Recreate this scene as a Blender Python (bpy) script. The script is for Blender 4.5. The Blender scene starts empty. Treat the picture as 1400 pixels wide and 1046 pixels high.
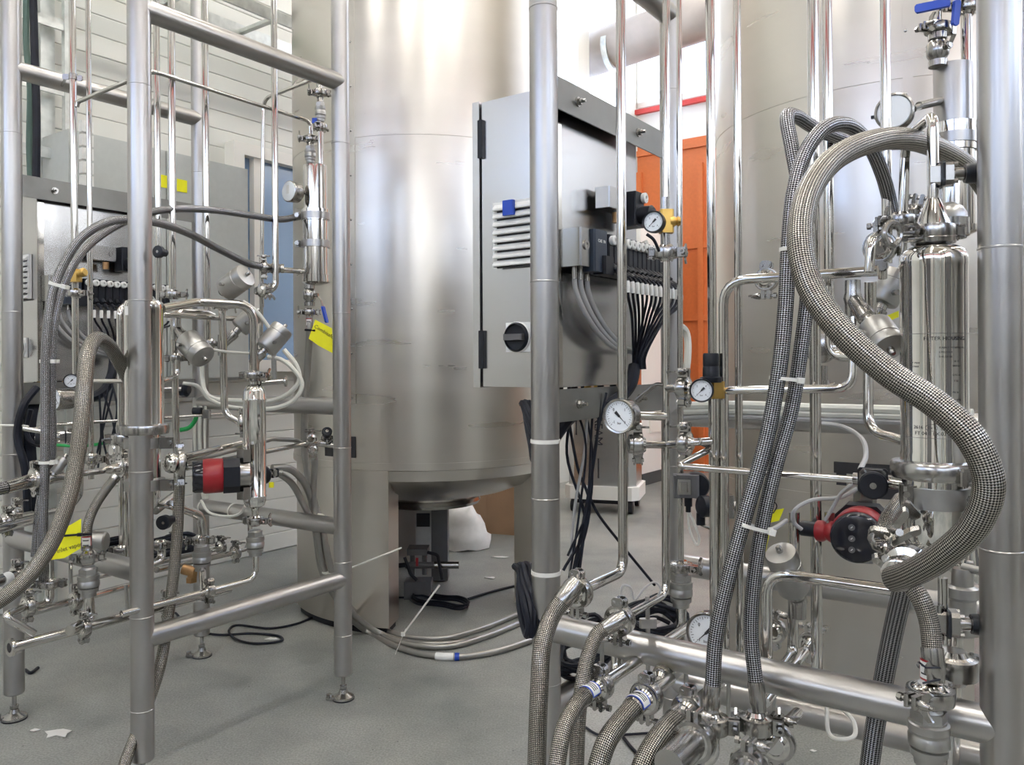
import bpy, math, random
from mathutils import Vector as V, Matrix
random.seed(7)
S = bpy.context.scene
COL = S.collection
PI = math.pi
# ------------------------------------------------------------ camera
FPX, HZ, CAMH, ROLL = 1100.0, 495.0, 1.15, 0.005
cam = bpy.data.cameras.new('camera'); camo = bpy.data.objects.new('camera', cam); COL.objects.link(camo)
cam.sensor_width = 36.0; cam.lens = FPX/1400*36.0; cam.shift_y = (HZ-523.0)/1400.0; cam.clip_start = .05
camo.matrix_world = Matrix.Translation((0, 0, CAMH)) @ Matrix.Rotation(PI/2, 4, 'X') @ Matrix.Rotation(-ROLL, 4, 'Z')
S.camera = camo
# ------------------------------------------------------------ world: hazy bright sky with soft cloud
w = bpy.data.worlds.new('sky'); S.world = w; w.use_nodes = True
nt = w.node_tree; nt.nodes.clear()
o_ = nt.nodes.new('ShaderNodeOutputWorld'); b_ = nt.nodes.new('ShaderNodeBackground')
tc = nt.nodes.new('ShaderNodeTexCoord'); nz = nt.nodes.new('ShaderNodeTexNoise'); cr = nt.nodes.new('ShaderNodeValToRGB')
nz.inputs['Scale'].default_value = 3.2; nz.inputs['Detail'].default_value = 5
cr.color_ramp.elements[0].position = .38; cr.color_ramp.elements[0].color = (.42, .58, .94, 1)
cr.color_ramp.elements[1].position = .60; cr.color_ramp.elements[1].color = (1, 1, 1, 1)
nt.links.new(tc.outputs['Generated'], nz.inputs['Vector']); nt.links.new(nz.outputs['Fac'], cr.inputs['Fac'])
nt.links.new(cr.outputs['Color'], b_.inputs['Color']); nt.links.new(b_.outputs[0], o_.inputs[0])
b_.inputs['Strength'].default_value = 4.0
S.view_settings.view_transform = 'Standard'; S.view_settings.look = 'None'
S.view_settings.gamma = 1; S.view_settings.use_curve_mapping = False
S.view_settings.exposure = 0.70
try: S.cycles.sample_clamp_indirect = 4.0
except Exception: pass
# ------------------------------------------------------------ directions of the building and of the two skids
D1 = V((.5803, .8144, 0)); D2 = V((-.8144, .5803, 0)); UP = V((0, 0, 1)); X = V((1, 0, 0)); Y = V((0, 1, 0))
def P(px, py, d):
    dx, dy = px-700.0, py-HZ
    x = dx-ROLL*dy; y = dy+ROLL*dx
    return V((x/FPX*d, d, CAMH-y/FPX*d))
# ------------------------------------------------------------ materials
def new_mat(name):
    m = bpy.data.materials.new(name); m.use_nodes = True
    return m, m.node_tree, m.node_tree.nodes['Principled BSDF']
def node(t, typ, **k):
    n = t.nodes.new(typ)
    for a, b in k.items():
        if a in n.inputs: n.inputs[a].default_value = b
        else: setattr(n, a, b)
    return n
def mat(name, col, rough=.5, metal=0, var=.06, scale=30, bump=0, bscale=200, emit=None, estr=0, alpha=None, trans=0, stretch=None, spec=None, rvar=.0, coat=0, dirt=None):
    m, t, p = new_mat(name)
    tc = node(t, 'ShaderNodeTexCoord'); mp = node(t, 'ShaderNodeMapping'); t.links.new(tc.outputs['Object'], mp.inputs[0])
    if stretch: mp.inputs['Scale'].default_value = stretch
    n = node(t, 'ShaderNodeTexNoise', Scale=scale, Detail=4.0); t.links.new(mp.outputs[0], n.inputs['Vector'])
    r = node(t, 'ShaderNodeValToRGB'); t.links.new(n.outputs['Fac'], r.inputs[0])
    e = r.color_ramp.elements; e[0].position = .3; e[1].position = .7
    e[0].color = tuple(max(0, c*(1-var)) for c in col)+(1,); e[1].color = tuple(min(1, c*(1+var)) for c in col)+(1,)
    src = r.outputs[0]
    if dirt:
        n2 = node(t, 'ShaderNodeTexNoise', Scale=dirt[1], Detail=8.0, Roughness=.7); t.links.new(tc.outputs['Object'], n2.inputs['Vector'])
        r2 = node(t, 'ShaderNodeValToRGB'); t.links.new(n2.outputs['Fac'], r2.inputs[0])
        r2.color_ramp.elements[0].position = dirt[2]; r2.color_ramp.elements[1].position = dirt[2]+.12
        mx = node(t, 'ShaderNodeMix', data_type='RGBA'); t.links.new(r2.outputs[0], mx.inputs[0])
        t.links.new(src, mx.inputs[6]); mx.inputs[7].default_value = tuple(dirt[0])+(1,); src = mx.outputs[2]
    t.links.new(src, p.inputs['Base Color'])
    p.inputs['Roughness'].default_value = rough; p.inputs['Metallic'].default_value = metal
    if rvar:
        mr = node(t, 'ShaderNodeMapRange'); t.links.new(n.outputs['Fac'], mr.inputs[0])
        mr.inputs[1].default_value = .3; mr.inputs[2].default_value = .7
        mr.inputs[3].default_value = max(0, rough-rvar); mr.inputs[4].default_value = rough+rvar
        t.links.new(mr.outputs[0], p.inputs['Roughness'])
    if spec is not None: p.inputs['Specular IOR Level'].default_value = spec
    if bump:
        nb = node(t, 'ShaderNodeTexNoise', Scale=bscale, Detail=3.0); t.links.new(mp.outputs[0], nb.inputs['Vector'])
        bp = node(t, 'ShaderNodeBump', Strength=bump, Distance=.002); t.links.new(nb.outputs['Fac'], bp.inputs['Height'])
        t.links.new(bp.outputs[0], p.inputs['Normal'])
    if emit: p.inputs['Emission Color'].default_value = tuple(emit)+(1,); p.inputs['Emission Strength'].default_value = estr
    if trans: p.inputs['Transmission Weight'].default_value = trans
    if alpha is not None: p.inputs['Alpha'].default_value = alpha
    if coat: p.inputs['Coat Weight'].default_value = coat
    return m
MT = {}
MT['satin'] = mat('satin_stainless', (.44, .43, .42), .32, 1, .04, 12, rvar=.03)
MT['polish'] = mat('polished_stainless', (.60, .585, .56), .085, 1, .03, 8)
MT['mirror'] = mat('mirror_stainless', (.74, .73, .70), .05, 1, .02, 6)
MT['cast'] = mat('cast_stainless', (.40, .39, .375), .22, 1, .03, 20)
MT['blast'] = mat('blasted_stainless', (.42, .415, .40), .38, 1, .05, 60)
MT['dull'] = mat('dull_rolled_steel', (.27, .27, .26), .42, 1, .05, 20)
MT['tank'] = mat('brushed_tank_steel', (.60, .57, .525), .29, 1, .02, 2.0, 0, 40, stretch=(1, 1, 6), rvar=.02)
MT['cab'] = mat('brushed_cabinet_steel', (.58, .575, .57), .24, 1, .02, 4, 0, 80, stretch=(1, 1, 8), rvar=.03)
MT['black'] = mat('black_plastic', (.012, .014, .020), .38, 0, .2, 20, spec=.3)
MT['rubber'] = mat('black_cable_jacket', (.010, .012, .020), .5, 0, .2, 20, spec=.25)
MT['navy'] = mat('navy_black_plastic', (.02, .03, .05), .35)
MT['white'] = mat('white_plastic', (.74, .74, .72), .4)
MT['tie'] = mat('natural_nylon', (.72, .71, .66), .4)
MT['grey'] = mat('grey_plastic', (.45, .45, .44), .45)
MT['darkgrey'] = mat('dark_grey_plastic', (.12, .12, .125), .45)
MT['cabgrey'] = mat('grey_painted_steel', (.47, .49, .475), .4, 0, .03)
MT['galv'] = mat('galvanised_steel', (.62, .64, .62), .42, .85, .12, 25)
MT['blue'] = mat('blue_vinyl', (.01, .06, .45), .4)
MT['green'] = mat('green_plastic', (.01, .36, .08), .4)
MT['dkgreen'] = mat('dark_green_cable', (.06, .11, .09), .5)
MT['yellow'] = mat('yellow_card', (.83, .80, .01), .6, 0, .04)
MT['orange'] = mat('orange_paint', (.62, .165, .045), .5, 0, .05)
MT['red'] = mat('red_paint', (.30, .010, .016), .35, 0, .08)
MT['redline'] = mat('red_trim_paint', (.6, .06, .05), .5)
MT['brass'] = mat('brass', (.62, .40, .12), .3, 1, .1)
MT['bronze'] = mat('bronze', (.42, .25, .12), .4, .9, .2)
MT['dial'] = mat('dial_white', (.80, .83, .86), .35, 0, .01)
MT['ink'] = mat('black_ink', (.02, .02, .025), .6)
MT['bluehose'] = mat('pale_pneumatic_tube', (.66, .66, .60), .35, 0, .04, trans=.0)
MT['greyhose'] = mat('grey_tube', (.38, .38, .38), .4)
MT['card'] = mat('brown_cardboard', (.40, .25, .15), .8, 0, .08, 6)
MT['bag'] = mat('white_plastic_bag', (.75, .74, .72), .35, 0, .04)
MT['cream'] = mat('cream_painted_siding', (.70, .70, .65), .45, 0, .03, 2)
MT['wallwhite'] = mat('white_wall_paint', (.78, .77, .73), .55, 0, .02, 2)
MT['ceil'] = mat('ceiling_paint', (.68, .60, .48), .7, 0, .03, 2)
MT['frame'] = mat('window_frame_paint', (.82, .80, .74), .5, 0, .02, 2)
MT['base'] = mat('dark_baseboard', (.05, .065, .07), .5)
MT['lamp'] = mat('fill_lamp_diffuser', (1, 1, 1), .5, emit=(1, .97, .92), estr=19)  # glow of the added ceiling fill lamps
MT['galvduct'] = mat('insulated_duct', (.42, .37, .33), .55, .2, .1, 4)
MT['clear'] = mat('sight_glass', (.75, .72, .6), .1, 0, .03, trans=.9)
MT['screen'] = mat('pump_display', (.012, .013, .02), .12, 0, .05)
# glass
m, t, p = new_mat('window_glass'); p.inputs['Base Color'].default_value = (.92, .96, 1, 1); p.inputs['Roughness'].default_value = 0
p.inputs['Transmission Weight'].default_value = 1; p.inputs['IOR'].default_value = 1.02; MT['glass'] = m
m, t, p = new_mat('blue_tinted_glass'); p.inputs['Base Color'].default_value = (.22, .34, .52, 1); p.inputs['Roughness'].default_value = .12; p.inputs['Specular IOR Level'].default_value = .8; MT['blueglass'] = m
# floor: sealed grey concrete with speckle, scuffs and stains
m, t, p = new_mat('sealed_concrete_floor'); MT['floor'] = m
tc = node(t, 'ShaderNodeTexCoord')
n1 = node(t, 'ShaderNodeTexNoise', Scale=1.1, Detail=7.0, Roughness=.6); n2 = node(t, 'ShaderNodeTexNoise', Scale=160.0, Detail=2.0)
n3 = node(t, 'ShaderNodeTexVoronoi', Scale=17.0); n4 = node(t, 'ShaderNodeTexNoise', Scale=5.0, Detail=9.0, Roughness=.75)
for n in (n1, n2, n3, n4): t.links.new(tc.outputs['Object'], n.inputs['Vector'])
r1 = node(t, 'ShaderNodeValToRGB'); t.links.new(n1.outputs['Fac'], r1.inputs[0])
r1.color_ramp.elements[0].position = .40; r1.color_ramp.elements[0].color = (.17, .18, .172, 1)
r1.color_ramp.elements[1].position = .62; r1.color_ramp.elements[1].color = (.31, .312, .288, 1)
r2 = node(t, 'ShaderNodeMapRange'); t.links.new(n2.outputs['Fac'], r2.inputs[0]); r2.inputs[1].default_value = .3; r2.inputs[2].default_value = .7; r2.inputs[3].default_value = .74; r2.inputs[4].default_value = 1.24
mx = node(t, 'ShaderNodeMix', data_type='RGBA', blend_type='MULTIPLY'); mx.inputs[0].default_value = 1
t.links.new(r1.outputs[0], mx.inputs[6]); t.links.new(r2.outputs[0], mx.inputs[7])
r3 = node(t, 'ShaderNodeValToRGB'); t.links.new(n3.outputs['Distance'], r3.inputs[0])
r3.color_ramp.elements[0].position = .035; r3.color_ramp.elements[0].color = (1, 1, 1, 1); r3.color_ramp.elements[1].position = .06; r3.color_ramp.elements[1].color = (0, 0, 0, 1)
wn = node(t, 'ShaderNodeSeparateColor'); t.links.new(n3.outputs['Color'], wn.inputs[0])
gt = node(t, 'ShaderNodeMath', operation='GREATER_THAN'); t.links.new(wn.outputs[0], gt.inputs[0]); gt.inputs[1].default_value = .8
ml = node(t, 'ShaderNodeMath', operation='MULTIPLY'); t.links.new(gt.outputs[0], ml.inputs[0]); t.links.new(r3.outputs[0], ml.inputs[1])
mx2 = node(t, 'ShaderNodeMix', data_type='RGBA'); t.links.new(ml.outputs[0], mx2.inputs[0]); t.links.new(mx.outputs[2], mx2.inputs[6]); mx2.inputs[7].default_value = (.06, .06, .06, 1)
r4 = node(t, 'ShaderNodeValToRGB'); t.links.new(n4.outputs['Fac'], r4.inputs[0]); r4.color_ramp.elements[0].position = .70; r4.color_ramp.elements[1].position = .76
mx3 = node(t, 'ShaderNodeMix', data_type='RGBA'); t.links.new(r4.outputs[0], mx3.inputs[0]); t.links.new(mx2.outputs[2], mx3.inputs[6]); mx3.inputs[7].default_value = (.5, .5, .47, 1)
t.links.new(mx3.outputs[2], p.inputs['Base Color']); p.inputs['Roughness'].default_value = .42
bp = node(t, 'ShaderNodeBump', Strength=.12, Distance=.004); t.links.new(n2.outputs['Fac'], bp.inputs['Height']); t.links.new(bp.outputs[0], p.inputs['Normal'])
# braided steel hose: crossing strands in tube coordinates (u = turns, v = metres along)
def braid(name, col, dark, nu=15, nv=165):
    m, t, p = new_mat(name)
    uv = node(t, 'ShaderNodeUVMap'); sp = node(t, 'ShaderNodeSeparateXYZ'); t.links.new(uv.outputs[0], sp.inputs[0])
    def lin(a, b):
        A = node(t, 'ShaderNodeMath', operation='MULTIPLY'); t.links.new(sp.outputs[0], A.inputs[0]); A.inputs[1].default_value = a
        B = node(t, 'ShaderNodeMath', operation='MULTIPLY_ADD'); t.links.new(sp.outputs[1], B.inputs[0]); B.inputs[1].default_value = b; t.links.new(A.outputs[0], B.inputs[2])
        s = node(t, 'ShaderNodeMath', operation='SINE'); t.links.new(B.outputs[0], s.inputs[0]); return s
    a = lin(2*PI*nu, 2*PI*nv); b = lin(2*PI*nu, -2*PI*nv)
    mul = node(t, 'ShaderNodeMath', operation='MULTIPLY'); t.links.new(a.outputs[0], mul.inputs[0]); t.links.new(b.outputs[0], mul.inputs[1])
    mr = node(t, 'ShaderNodeMapRange'); t.links.new(mul.outputs[0], mr.inputs[0]); mr.inputs[1].default_value = -.5; mr.inputs[2].default_value = .6
    cr = node(t, 'ShaderNodeValToRGB'); t.links.new(mr.outputs[0], cr.inputs[0])
    cr.color_ramp.elements[0].color = dark+(1,); cr.color_ramp.elements[0].position = .12; cr.color_ramp.elements[1].color = col+(1,); cr.color_ramp.elements[1].position = .8
    t.links.new(cr.outputs[0], p.inputs['Base Color']); p.inputs['Metallic'].default_value = 1; p.inputs['Roughness'].default_value = .24
    bp = node(t, 'ShaderNodeBump', Strength=.7, Distance=.0010); t.links.new(mr.outputs[0], bp.inputs['Height']); t.links.new(bp.outputs[0], p.inputs['Normal'])
    return m
MT['braid'] = braid('braided_steel', (.47, .445, .40), (.028, .028, .028))
MT['braiddk'] = braid('dark_braided_steel', (.46, .46, .48), (.007, .007, .009), 9, 140)
MT['hosegrey'] = mat('smooth_grey_hose', (.34, .33, .31), .32, .75, .05)
# ------------------------------------------------------------ mesh helpers
class M:
    def __init__(s): s.v = []; s.f = []; s.uv = []; s.mi = []; s.cur = 0
    def face(s, idx, uv=None):
        s.f.append(tuple(idx)); s.mi.append(s.cur); s.uv.append(uv if uv else [(0, 0)]*len(idx))
    def box(s, c, sx, sy, sz, ax=None, ay=None, az=None):
        c = V(c); ax = ax or X; ay = ay or Y; az = az or UP; n = len(s.v)
        for k in (-1, 1):
            for j in (-1, 1):
                for i in (-1, 1): s.v.append(c+ax*(i*sx/2)+ay*(j*sy/2)+az*(k*sz/2))
        for q in ((0, 2, 3, 1), (4, 5, 7, 6), (0, 1, 5, 4), (2, 6, 7, 3), (0, 4, 6, 2), (1, 3, 7, 5)): s.face([n+i for i in q])
        return s
    def bbox(s, c, sx, sy, sz, b, ax=None, ay=None, az=None):      # box with chamfered corners in its ax-ay section
        c = V(c); ax = ax or X; ay = ay or Y; az = az or UP; hx, hy = sx/2, sy/2
        pts = [(hx-b, -hy), (hx, -hy+b), (hx, hy-b), (hx-b, hy), (-hx+b, hy), (-hx, hy-b), (-hx, -hy+b), (-hx+b, -hy)]
        s.prism([c+ax*x+ay*y-az*(sz/2) for x, y in pts], az*sz); return s
    def prism(s, pts, ext):
        n = len(s.v); k = len(pts)
        s.v += [V(p) for p in pts]+[V(p)+ext for p in pts]
        s.face(list(range(n, n+k))[::-1]); s.face(list(range(n+k, n+2*k)))
        for i in range(k):
            j = (i+1) % k; s.face([n+i, n+j, n+k+j, n+k+i])
        return s
    def lathe(s, prof, o, ax, seg=24, a0=0, a1=2*PI, caps=True, e1=None):
        o = V(o); ax = V(ax).normalized()
        if e1 is not None: e1 = V(e1); e1 = (e1-ax*e1.dot(ax)).normalized()
        else: e1 = ax.cross(UP).normalized() if abs(ax.z) < .95 else ax.orthogonal().normalized()
        e2 = ax.cross(e1); full = abs(a1-a0-2*PI) < 1e-6; n = len(s.v); m = seg if full else seg+1
        for r, h in prof:
            for i in range(m):
                a = a0+(a1-a0)*i/seg
                s.v.append(o+ax*h+(e1*math.cos(a)+e2*math.sin(a))*r)
        for j in range(len(prof)-1):
            for i in range(seg):
                i2 = (i+1) % m
                s.face([n+j*m+i, n+j*m+i2, n+(j+1)*m+i2, n+(j+1)*m+i],
                       [(i/seg, prof[j][1]), ((i+1)/seg, prof[j][1]), ((i+1)/seg, prof[j+1][1]), (i/seg, prof[j+1][1])])
        if full and caps:
            if prof[0][0] > 1e-5: s.face([n+i for i in range(m)][::-1])
            if prof[-1][0] > 1e-5: s.face([n+(len(prof)-1)*m+i for i in range(m)])
        return s
    def cyl(s, a, b, r, seg=16, r2=None):
        a = V(a); b = V(b); L = (b-a).length
        return s.lathe([(r, 0), (r if r2 is None else r2, L)], a, b-a, seg)
    def hexa(s, a, b, r): return s.cyl(a, b, r, 6)
    def tube(s, pts, r, seg=14, ends=True):
        pts = [V(p) for p in pts]; k = len(pts); rs = r if isinstance(r, (list, tuple)) else [r]*k
        tan = []
        for i in range(k):
            a = pts[max(i-1, 0)]; b = pts[min(i+1, k-1)]; t = (b-a)
            tan.append(t.normalized() if t.length > 1e-9 else UP)
        nrm = tan[0].orthogonal().normalized(); n = len(s.v); L = 0; Ls = []
        for i in range(k):
            if i: L += (pts[i]-pts[i-1]).length
            Ls.append(L)
            nrm = (nrm-tan[i]*nrm.dot(tan[i])).normalized(); bn = tan[i].cross(nrm)
            for q in range(seg):
                a = 2*PI*q/seg; s.v.append(pts[i]+(nrm*math.cos(a)+bn*math.sin(a))*rs[i])
        for i in range(k-1):
            for q in range(seg):
                q2 = (q+1) % seg
                s.face([n+i*seg+q, n+i*seg+q2, n+(i+1)*seg+q2, n+(i+1)*seg+q], [(q/seg, Ls[i]), ((q+1)/seg, Ls[i]), ((q+1)/seg, Ls[i+1]), (q/seg, Ls[i+1])])
        if ends: s.face([n+q for q in range(seg)][::-1]); s.face([n+(k-1)*seg+q for q in range(seg)])
        return s
    def ball(s, c, r, seg=12, sq=1.0, ax=UP):
        k = 7; return s.lathe([(max(1e-6, r*math.sin(PI*i/k)), -r*sq*math.cos(PI*i/k)) for i in range(k+1)], c, ax, seg)
    def mesh(s, mats, L=V((0, 0, 0)), ang=38):
        me = bpy.data.meshes.new('m')
        me.from_pydata([tuple(v-L) for v in s.v], [], s.f)
        uvl = me.uv_layers.new(name='UVMap'); flat = [c for u in s.uv for p in u for c in p]
        uvl.data.foreach_set('uv', flat)
        for m in (mats if isinstance(mats, (list, tuple)) else [mats]): me.materials.append(MT[m] if isinstance(m, str) else m)
        me.polygons.foreach_set('material_index', s.mi); me.polygons.foreach_set('use_smooth', [True]*len(s.f))
        me.update(); me.set_sharp_from_angle(angle=math.radians(ang)); return me
def bend(pts, rad=.03, k=6):
    pts = [V(p) for p in pts]; out = [pts[0]]
    for i in range(1, len(pts)-1):
        a, b, c = pts[i-1], pts[i], pts[i+1]
        u = (a-b); v = (c-b); lu, lv = u.length, v.length; u.normalize(); v.normalize()
        ang = u.angle(v)
        if ang > 3.05: out.append(b); continue
        t = min(rad/math.tan(ang/2), lu*.48, lv*.48)
        p0 = b+u*t; p2 = b+v*t
        for j in range(k+1):
            q = j/k; out.append(p0*(1-q)**2+b*2*q*(1-q)+p2*q*q)
    out.append(pts[-1]); return out
def spline(pts, k=8):
    pts = [V(p) for p in pts]; q = [pts[0]*2-pts[1]]+pts+[pts[-1]*2-pts[-2]]; out = []
    for i in range(1, len(q)-2):
        p0, p1, p2, p3 = q[i-1:i+3]
        def tj(t, a, b): return t+max(1e-6, (b-a).length)**.5
        t0 = 0; t1 = tj(t0, p0, p1); t2 = tj(t1, p1, p2); t3 = tj(t2, p2, p3)
        for j in range(k):
            t = t1+(t2-t1)*j/k
            A1 = p0*((t1-t)/(t1-t0))+p1*((t-t0)/(t1-t0)); A2 = p1*((t2-t)/(t2-t1))+p2*((t-t1)/(t2-t1)); A3 = p2*((t3-t)/(t3-t2))+p3*((t-t2)/(t3-t2))
            B1 = A1*((t2-t)/(t2-t0))+A2*((t-t0)/(t2-t0)); B2 = A2*((t3-t)/(t3-t1))+A3*((t-t1)/(t3-t1))
            out.append(B1*((t2-t)/(t2-t1))+B2*((t-t1)/(t2-t1)))
    out.append(pts[-1]); return out
# ------------------------------------------------------------ object helpers
def link(name, me, parent=None):
    o = bpy.data.objects.new(name, me); COL.objects.link(o)
    if parent: o.parent = parent
    return o
class T:                                                # one thing: root mesh or Empty at L, parts as children
    def __init__(s, name, label, cat, L, group=None, m=None, mt=None, ang=38):
        s.L = V(L); s.o = link(name, m.mesh(mt, s.L, ang) if m else None); s.o.location = s.L
        s.o['label'] = label; s.o['category'] = cat
        if group: s.o['group'] = group
    def add(s, name, m, mt, label=None, parent=None, ang=38):
        o = link(name, m.mesh(mt, s.L, ang), parent or s.o)
        if label: o['label'] = label
        return o
    def put(s, name, me, mtx, parent=None, label=None):  # shared mesh placed by a matrix (world axes)
        o = link(name, me, parent or s.o); mm = mtx.copy(); mm.translation = mtx.translation-s.L; o.matrix_local = mm
        if label: o['label'] = label
        return o
def struct(name, m, mt, parent=None, L=V((0, 0, 0))):
    o = link(name, m.mesh(mt, L), parent); o.location = L if not parent else (0, 0, 0)
    if not parent: o['kind'] = 'structure'
    return o
def frame(pos, axis, side):
    a = V(axis).normalized(); s_ = V(side); s_ = (s_-a*s_.dot(a))
    s_ = s_.normalized() if s_.length > 1e-4 else a.orthogonal().normalized()
    t_ = a.cross(s_)
    return Matrix(((s_.x, t_.x, a.x, pos[0]), (s_.y, t_.y, a.y, pos[1]), (s_.z, t_.z, a.z, pos[2]), (0, 0, 0, 1)))
Z0 = V((0, 0, 0))
def text_mesh(body, size, mt, ext=.0004, align='CENTER'):
    c = bpy.data.curves.new('t', 'FONT'); c.body = body; c.size = size; c.extrude = ext; c.align_x = align; c.align_y = 'CENTER'; c.resolution_u = 2
    o = bpy.data.objects.new('t', c); COL.objects.link(o); bpy.context.view_layer.update()
    me = bpy.data.meshes.new_from_object(o.evaluated_get(bpy.context.evaluated_depsgraph_get()))
    bpy.data.objects.remove(o); me.materials.clear(); me.materials.append(MT[mt]); return me
# ============================================================ setting
WP = V((-1.29, 5.12, 0))                                 # a point on the left wall's foot
def W(t, z, off=0): return WP+D1*t+UP*z-D2*off           # along the left wall, off = into the room
fm = M(); c0 = WP+D1*1.0-D2*3.5
fm.box(c0-UP*.05, 16, 13, .1, D1, D2)
struct('floor', fm, 'floor')
RX0, RX1, RH = -7.0, 4.6, 5.9                             # room extent along D1 from WP, height
# left wall: backing and horizontal siding boards
wlm = M().box(W((RX0+2.3)/2, RH/2, -.09), 2.3-RX0, .1, RH, D1, D2)
wlm.box(W((2.3+RX1)/2, 1.8, -.09), RX1-2.3, .1, 3.6, D1, D2).box(W((2.3+RX1)/2, RH-.1, -.09), RX1-2.3, .1, .3, D1, D2)
for tt_ in (2.35, 3.45, 4.5): wlm.box(W(tt_, 4.7, -.07), .22, .16, 2.4, D1, D2)
wl = struct('wall_left', wlm, 'cream')
struct('window_5', M().box(W(3.45, 4.7, -.09), 2.3, .01, 2.3, D1, D2), 'glass')
bd = M(); L_ = RX1-RX0
bd.v = []; pr = [(0, -.0518), (.007, -.0505), (.010, -.047), (.010, .047), (.007, .0505), (0, .0518)]
L_ = 2.3-RX0; bd.prism([D2*-y+UP*z-D1*(L_/2) for y, z in pr], D1*L_)
bme = bd.mesh('cream')
for k in range(int(RH/.104)):
    o = link('siding_board', bme, wl); o.location = W((RX0+2.3)/2, .055+k*.104, -.042)
# window in the left wall
wx0, wx1, wz0, wz1 = -.52, .45, 1.17, 2.36
wf = M()
for (a, b, c, d) in ((wx0-.07, wx0, wz0-.07, wz1+.07), (wx1, wx1+.07, wz0-.07, wz1+.07)): wf.box(W((a+b)/2, (c+d)/2, .01), b-a, .10, d-c, D1, D2)
wf.box(W((wx0+wx1)/2, wz1+.035, .01), wx1-wx0, .10, .07, D1, D2); wf.box(W((wx0+wx1)/2, wz0-.035, .02), wx1-wx0+.2, .14, .07, D1, D2)
wf.box(W(wx0+.10, (wz0+wz1)/2, .01), .05, .07, wz1-wz0, D1, D2)
w1 = struct('window_1', wf, 'frame')
struct('pane', M().box(W((wx0+wx1)/2, (wz0+wz1)/2, -.005), wx1-wx0, .01, wz1-wz0, D1, D2), 'blueglass', w1)
# back wall, perpendicular to the left wall
BD = 4.6
def B(s, z, off=0): return WP+D1*(BD-off)-D2*s+UP*z       # s metres to the right of the left wall, off into the room
bw = M(); bw.box(B(4.5, 1.95, -.1), 9.4, .2, 3.9, -D2, D1); bw.box(B(4.5, RH+.25, -.1), 9.4, .2, .3, -D2, D1)
wb = struct('wall_back', bw, 'wallwhite')
struct('trim_or_added_block_1', M().box(B(4.5, 3.88, .02), 9.2, .06, .05, -D2, D1), 'redline')
struct('baseboard_back', M().box(B(4.5, .05, .012), 9.2, .02, .1, -D2, D1), 'base')
wn_ = M()
for k in range(8): wn_.box(B(-.05+k*1.25, 4.85, -.05), .16, .12, 2.0, -D2, D1)
wn_.box(B(4.5, 3.96, -.05), 9.2, .12, .06, -D2, D1)
w2 = struct('window_2', wn_, 'frame')
for k in range(7): struct('pane', M().box(B(.575+k*1.25, 4.85, -.05), 1.12, .01, 1.8, -D2, D1), 'glass', w2)
# right wall and rear wall (outside the frame; they close the room): plinth, window strip, red trim, upper wall, and added dark masses that only show in reflections
RW = 7.2
def Rr(t, z, off=0): return WP+D1*t-D2*(RW-off)+UP*z
def Q(s, z, off=0): return WP+D1*(RX0+off)-D2*s+UP*z
def outer(name, at, c, L, du, dv, n, k, t0):
    m = M(); m.box(at(c, 1.3, -.1), L, .2, 2.6, du, dv); m.box(at(c, (3.5+RH)/2, -.1), L, .2, RH-3.5+.2, du, dv)
    st_ = L/n
    for i in range(n+1): m.box(at(c-L/2+i*st_, 3.05, -.1), .12, .2, 1.0, du, dv)
    struct(name, m, 'wallwhite')
    g = M()
    for i in range(n): g.box(at(c-L/2+(i+.5)*st_, 3.05, -.1), st_-.12, .01, .9, du, dv)
    struct('window_%d' % k, g, 'glass')
    struct('trim_or_added_block_%d' % t0, M().box(at(c, 3.78, .02), L, .06, .20, du, dv), 'redline')
    for i in range(n):
        p_ = at(c-L/2+(i+.3)*st_, 0, .25)
        q = M(); q.box(p_+UP*1.1, .9*(1+.3*(i % 3)), .35, 2.2, du, dv); struct('trim_or_added_block_%d' % (t0+1+i), q, 'darkgrey' if i % 2 else 'cabgrey')  # unseen blocks added to give the polished steel something dark to reflect
    for i in range(n): struct('trim_or_added_block_%d' % (t0+10+i), M().box(at(c-L/2+(i+.85)*st_, RH/2, .2), .10, .22, RH, du, dv), 'darkgrey')  # unseen dark columns added for streaks in the reflections
outer('wall_right', Rr, (RX0+RX1)/2, RX1-RX0, D1, D2, 5, 3, 2)
outer('wall_front', Q, 3.6, 7.6, D2, D1, 3, 4, 20)
cm = M(); cm.box(W((RX0+RX1)/2, RH+.08, 3.6), RX1-RX0+.6, 8, .12, D1, D2)
for k in range(5): cm.box(W(RX0+1+k*2.2, RH-.12, 3.6), .18, 7.4, .28, D1, D2)
struct('ceiling', cm, 'ceil')
# orange sliding gate and white door-high partition by the back wall
g = M(); gs0, gs1 = .06, 3.6
g.box(B((gs0+gs1)/2, 1.74, .06), gs1-gs0, .06, 3.48, -D2, D1)
T('sliding_gate', 'orange painted sliding gate on the back wall between the two tanks', 'gate', B((gs0+gs1)/2, 0, .06), m=g, mt='orange')
gt = bpy.data.objects['sliding_gate']
for zz in (.7, 1.6, 2.35, 3.4):
    o = link('panel_rib', M().box(B((gs0+gs1)/2, zz, .10), gs1-gs0, .03, .06, -D2, D1).mesh('orange', gt.location), gt)
for k in range(6):
    o = link('post', M().box(B(gs0+.03+k*(gs1-gs0-.06)/5, 1.5, .105), .06, .035, 3.4, -D2, D1).mesh('orange', gt.location), gt)
pa = P(877, 500, 7.42); pa.z = 0; pb = pa+D1*.85
pm = M(); pm.box((pa+pb)/2+D2*.6+UP*1.2, .85, 1.2, 2.4, D1, D2)
t = T('partition', 'white partition block with dark skirting beside the orange gate', 'partition', (pa+pb)/2+D2*.6, m=pm, mt='wallwhite')
t.add('skirting', M().box((pa+pb)/2+D2*.6+UP*.055, .87, 1.22, .11, D1, D2), 'base')
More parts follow.
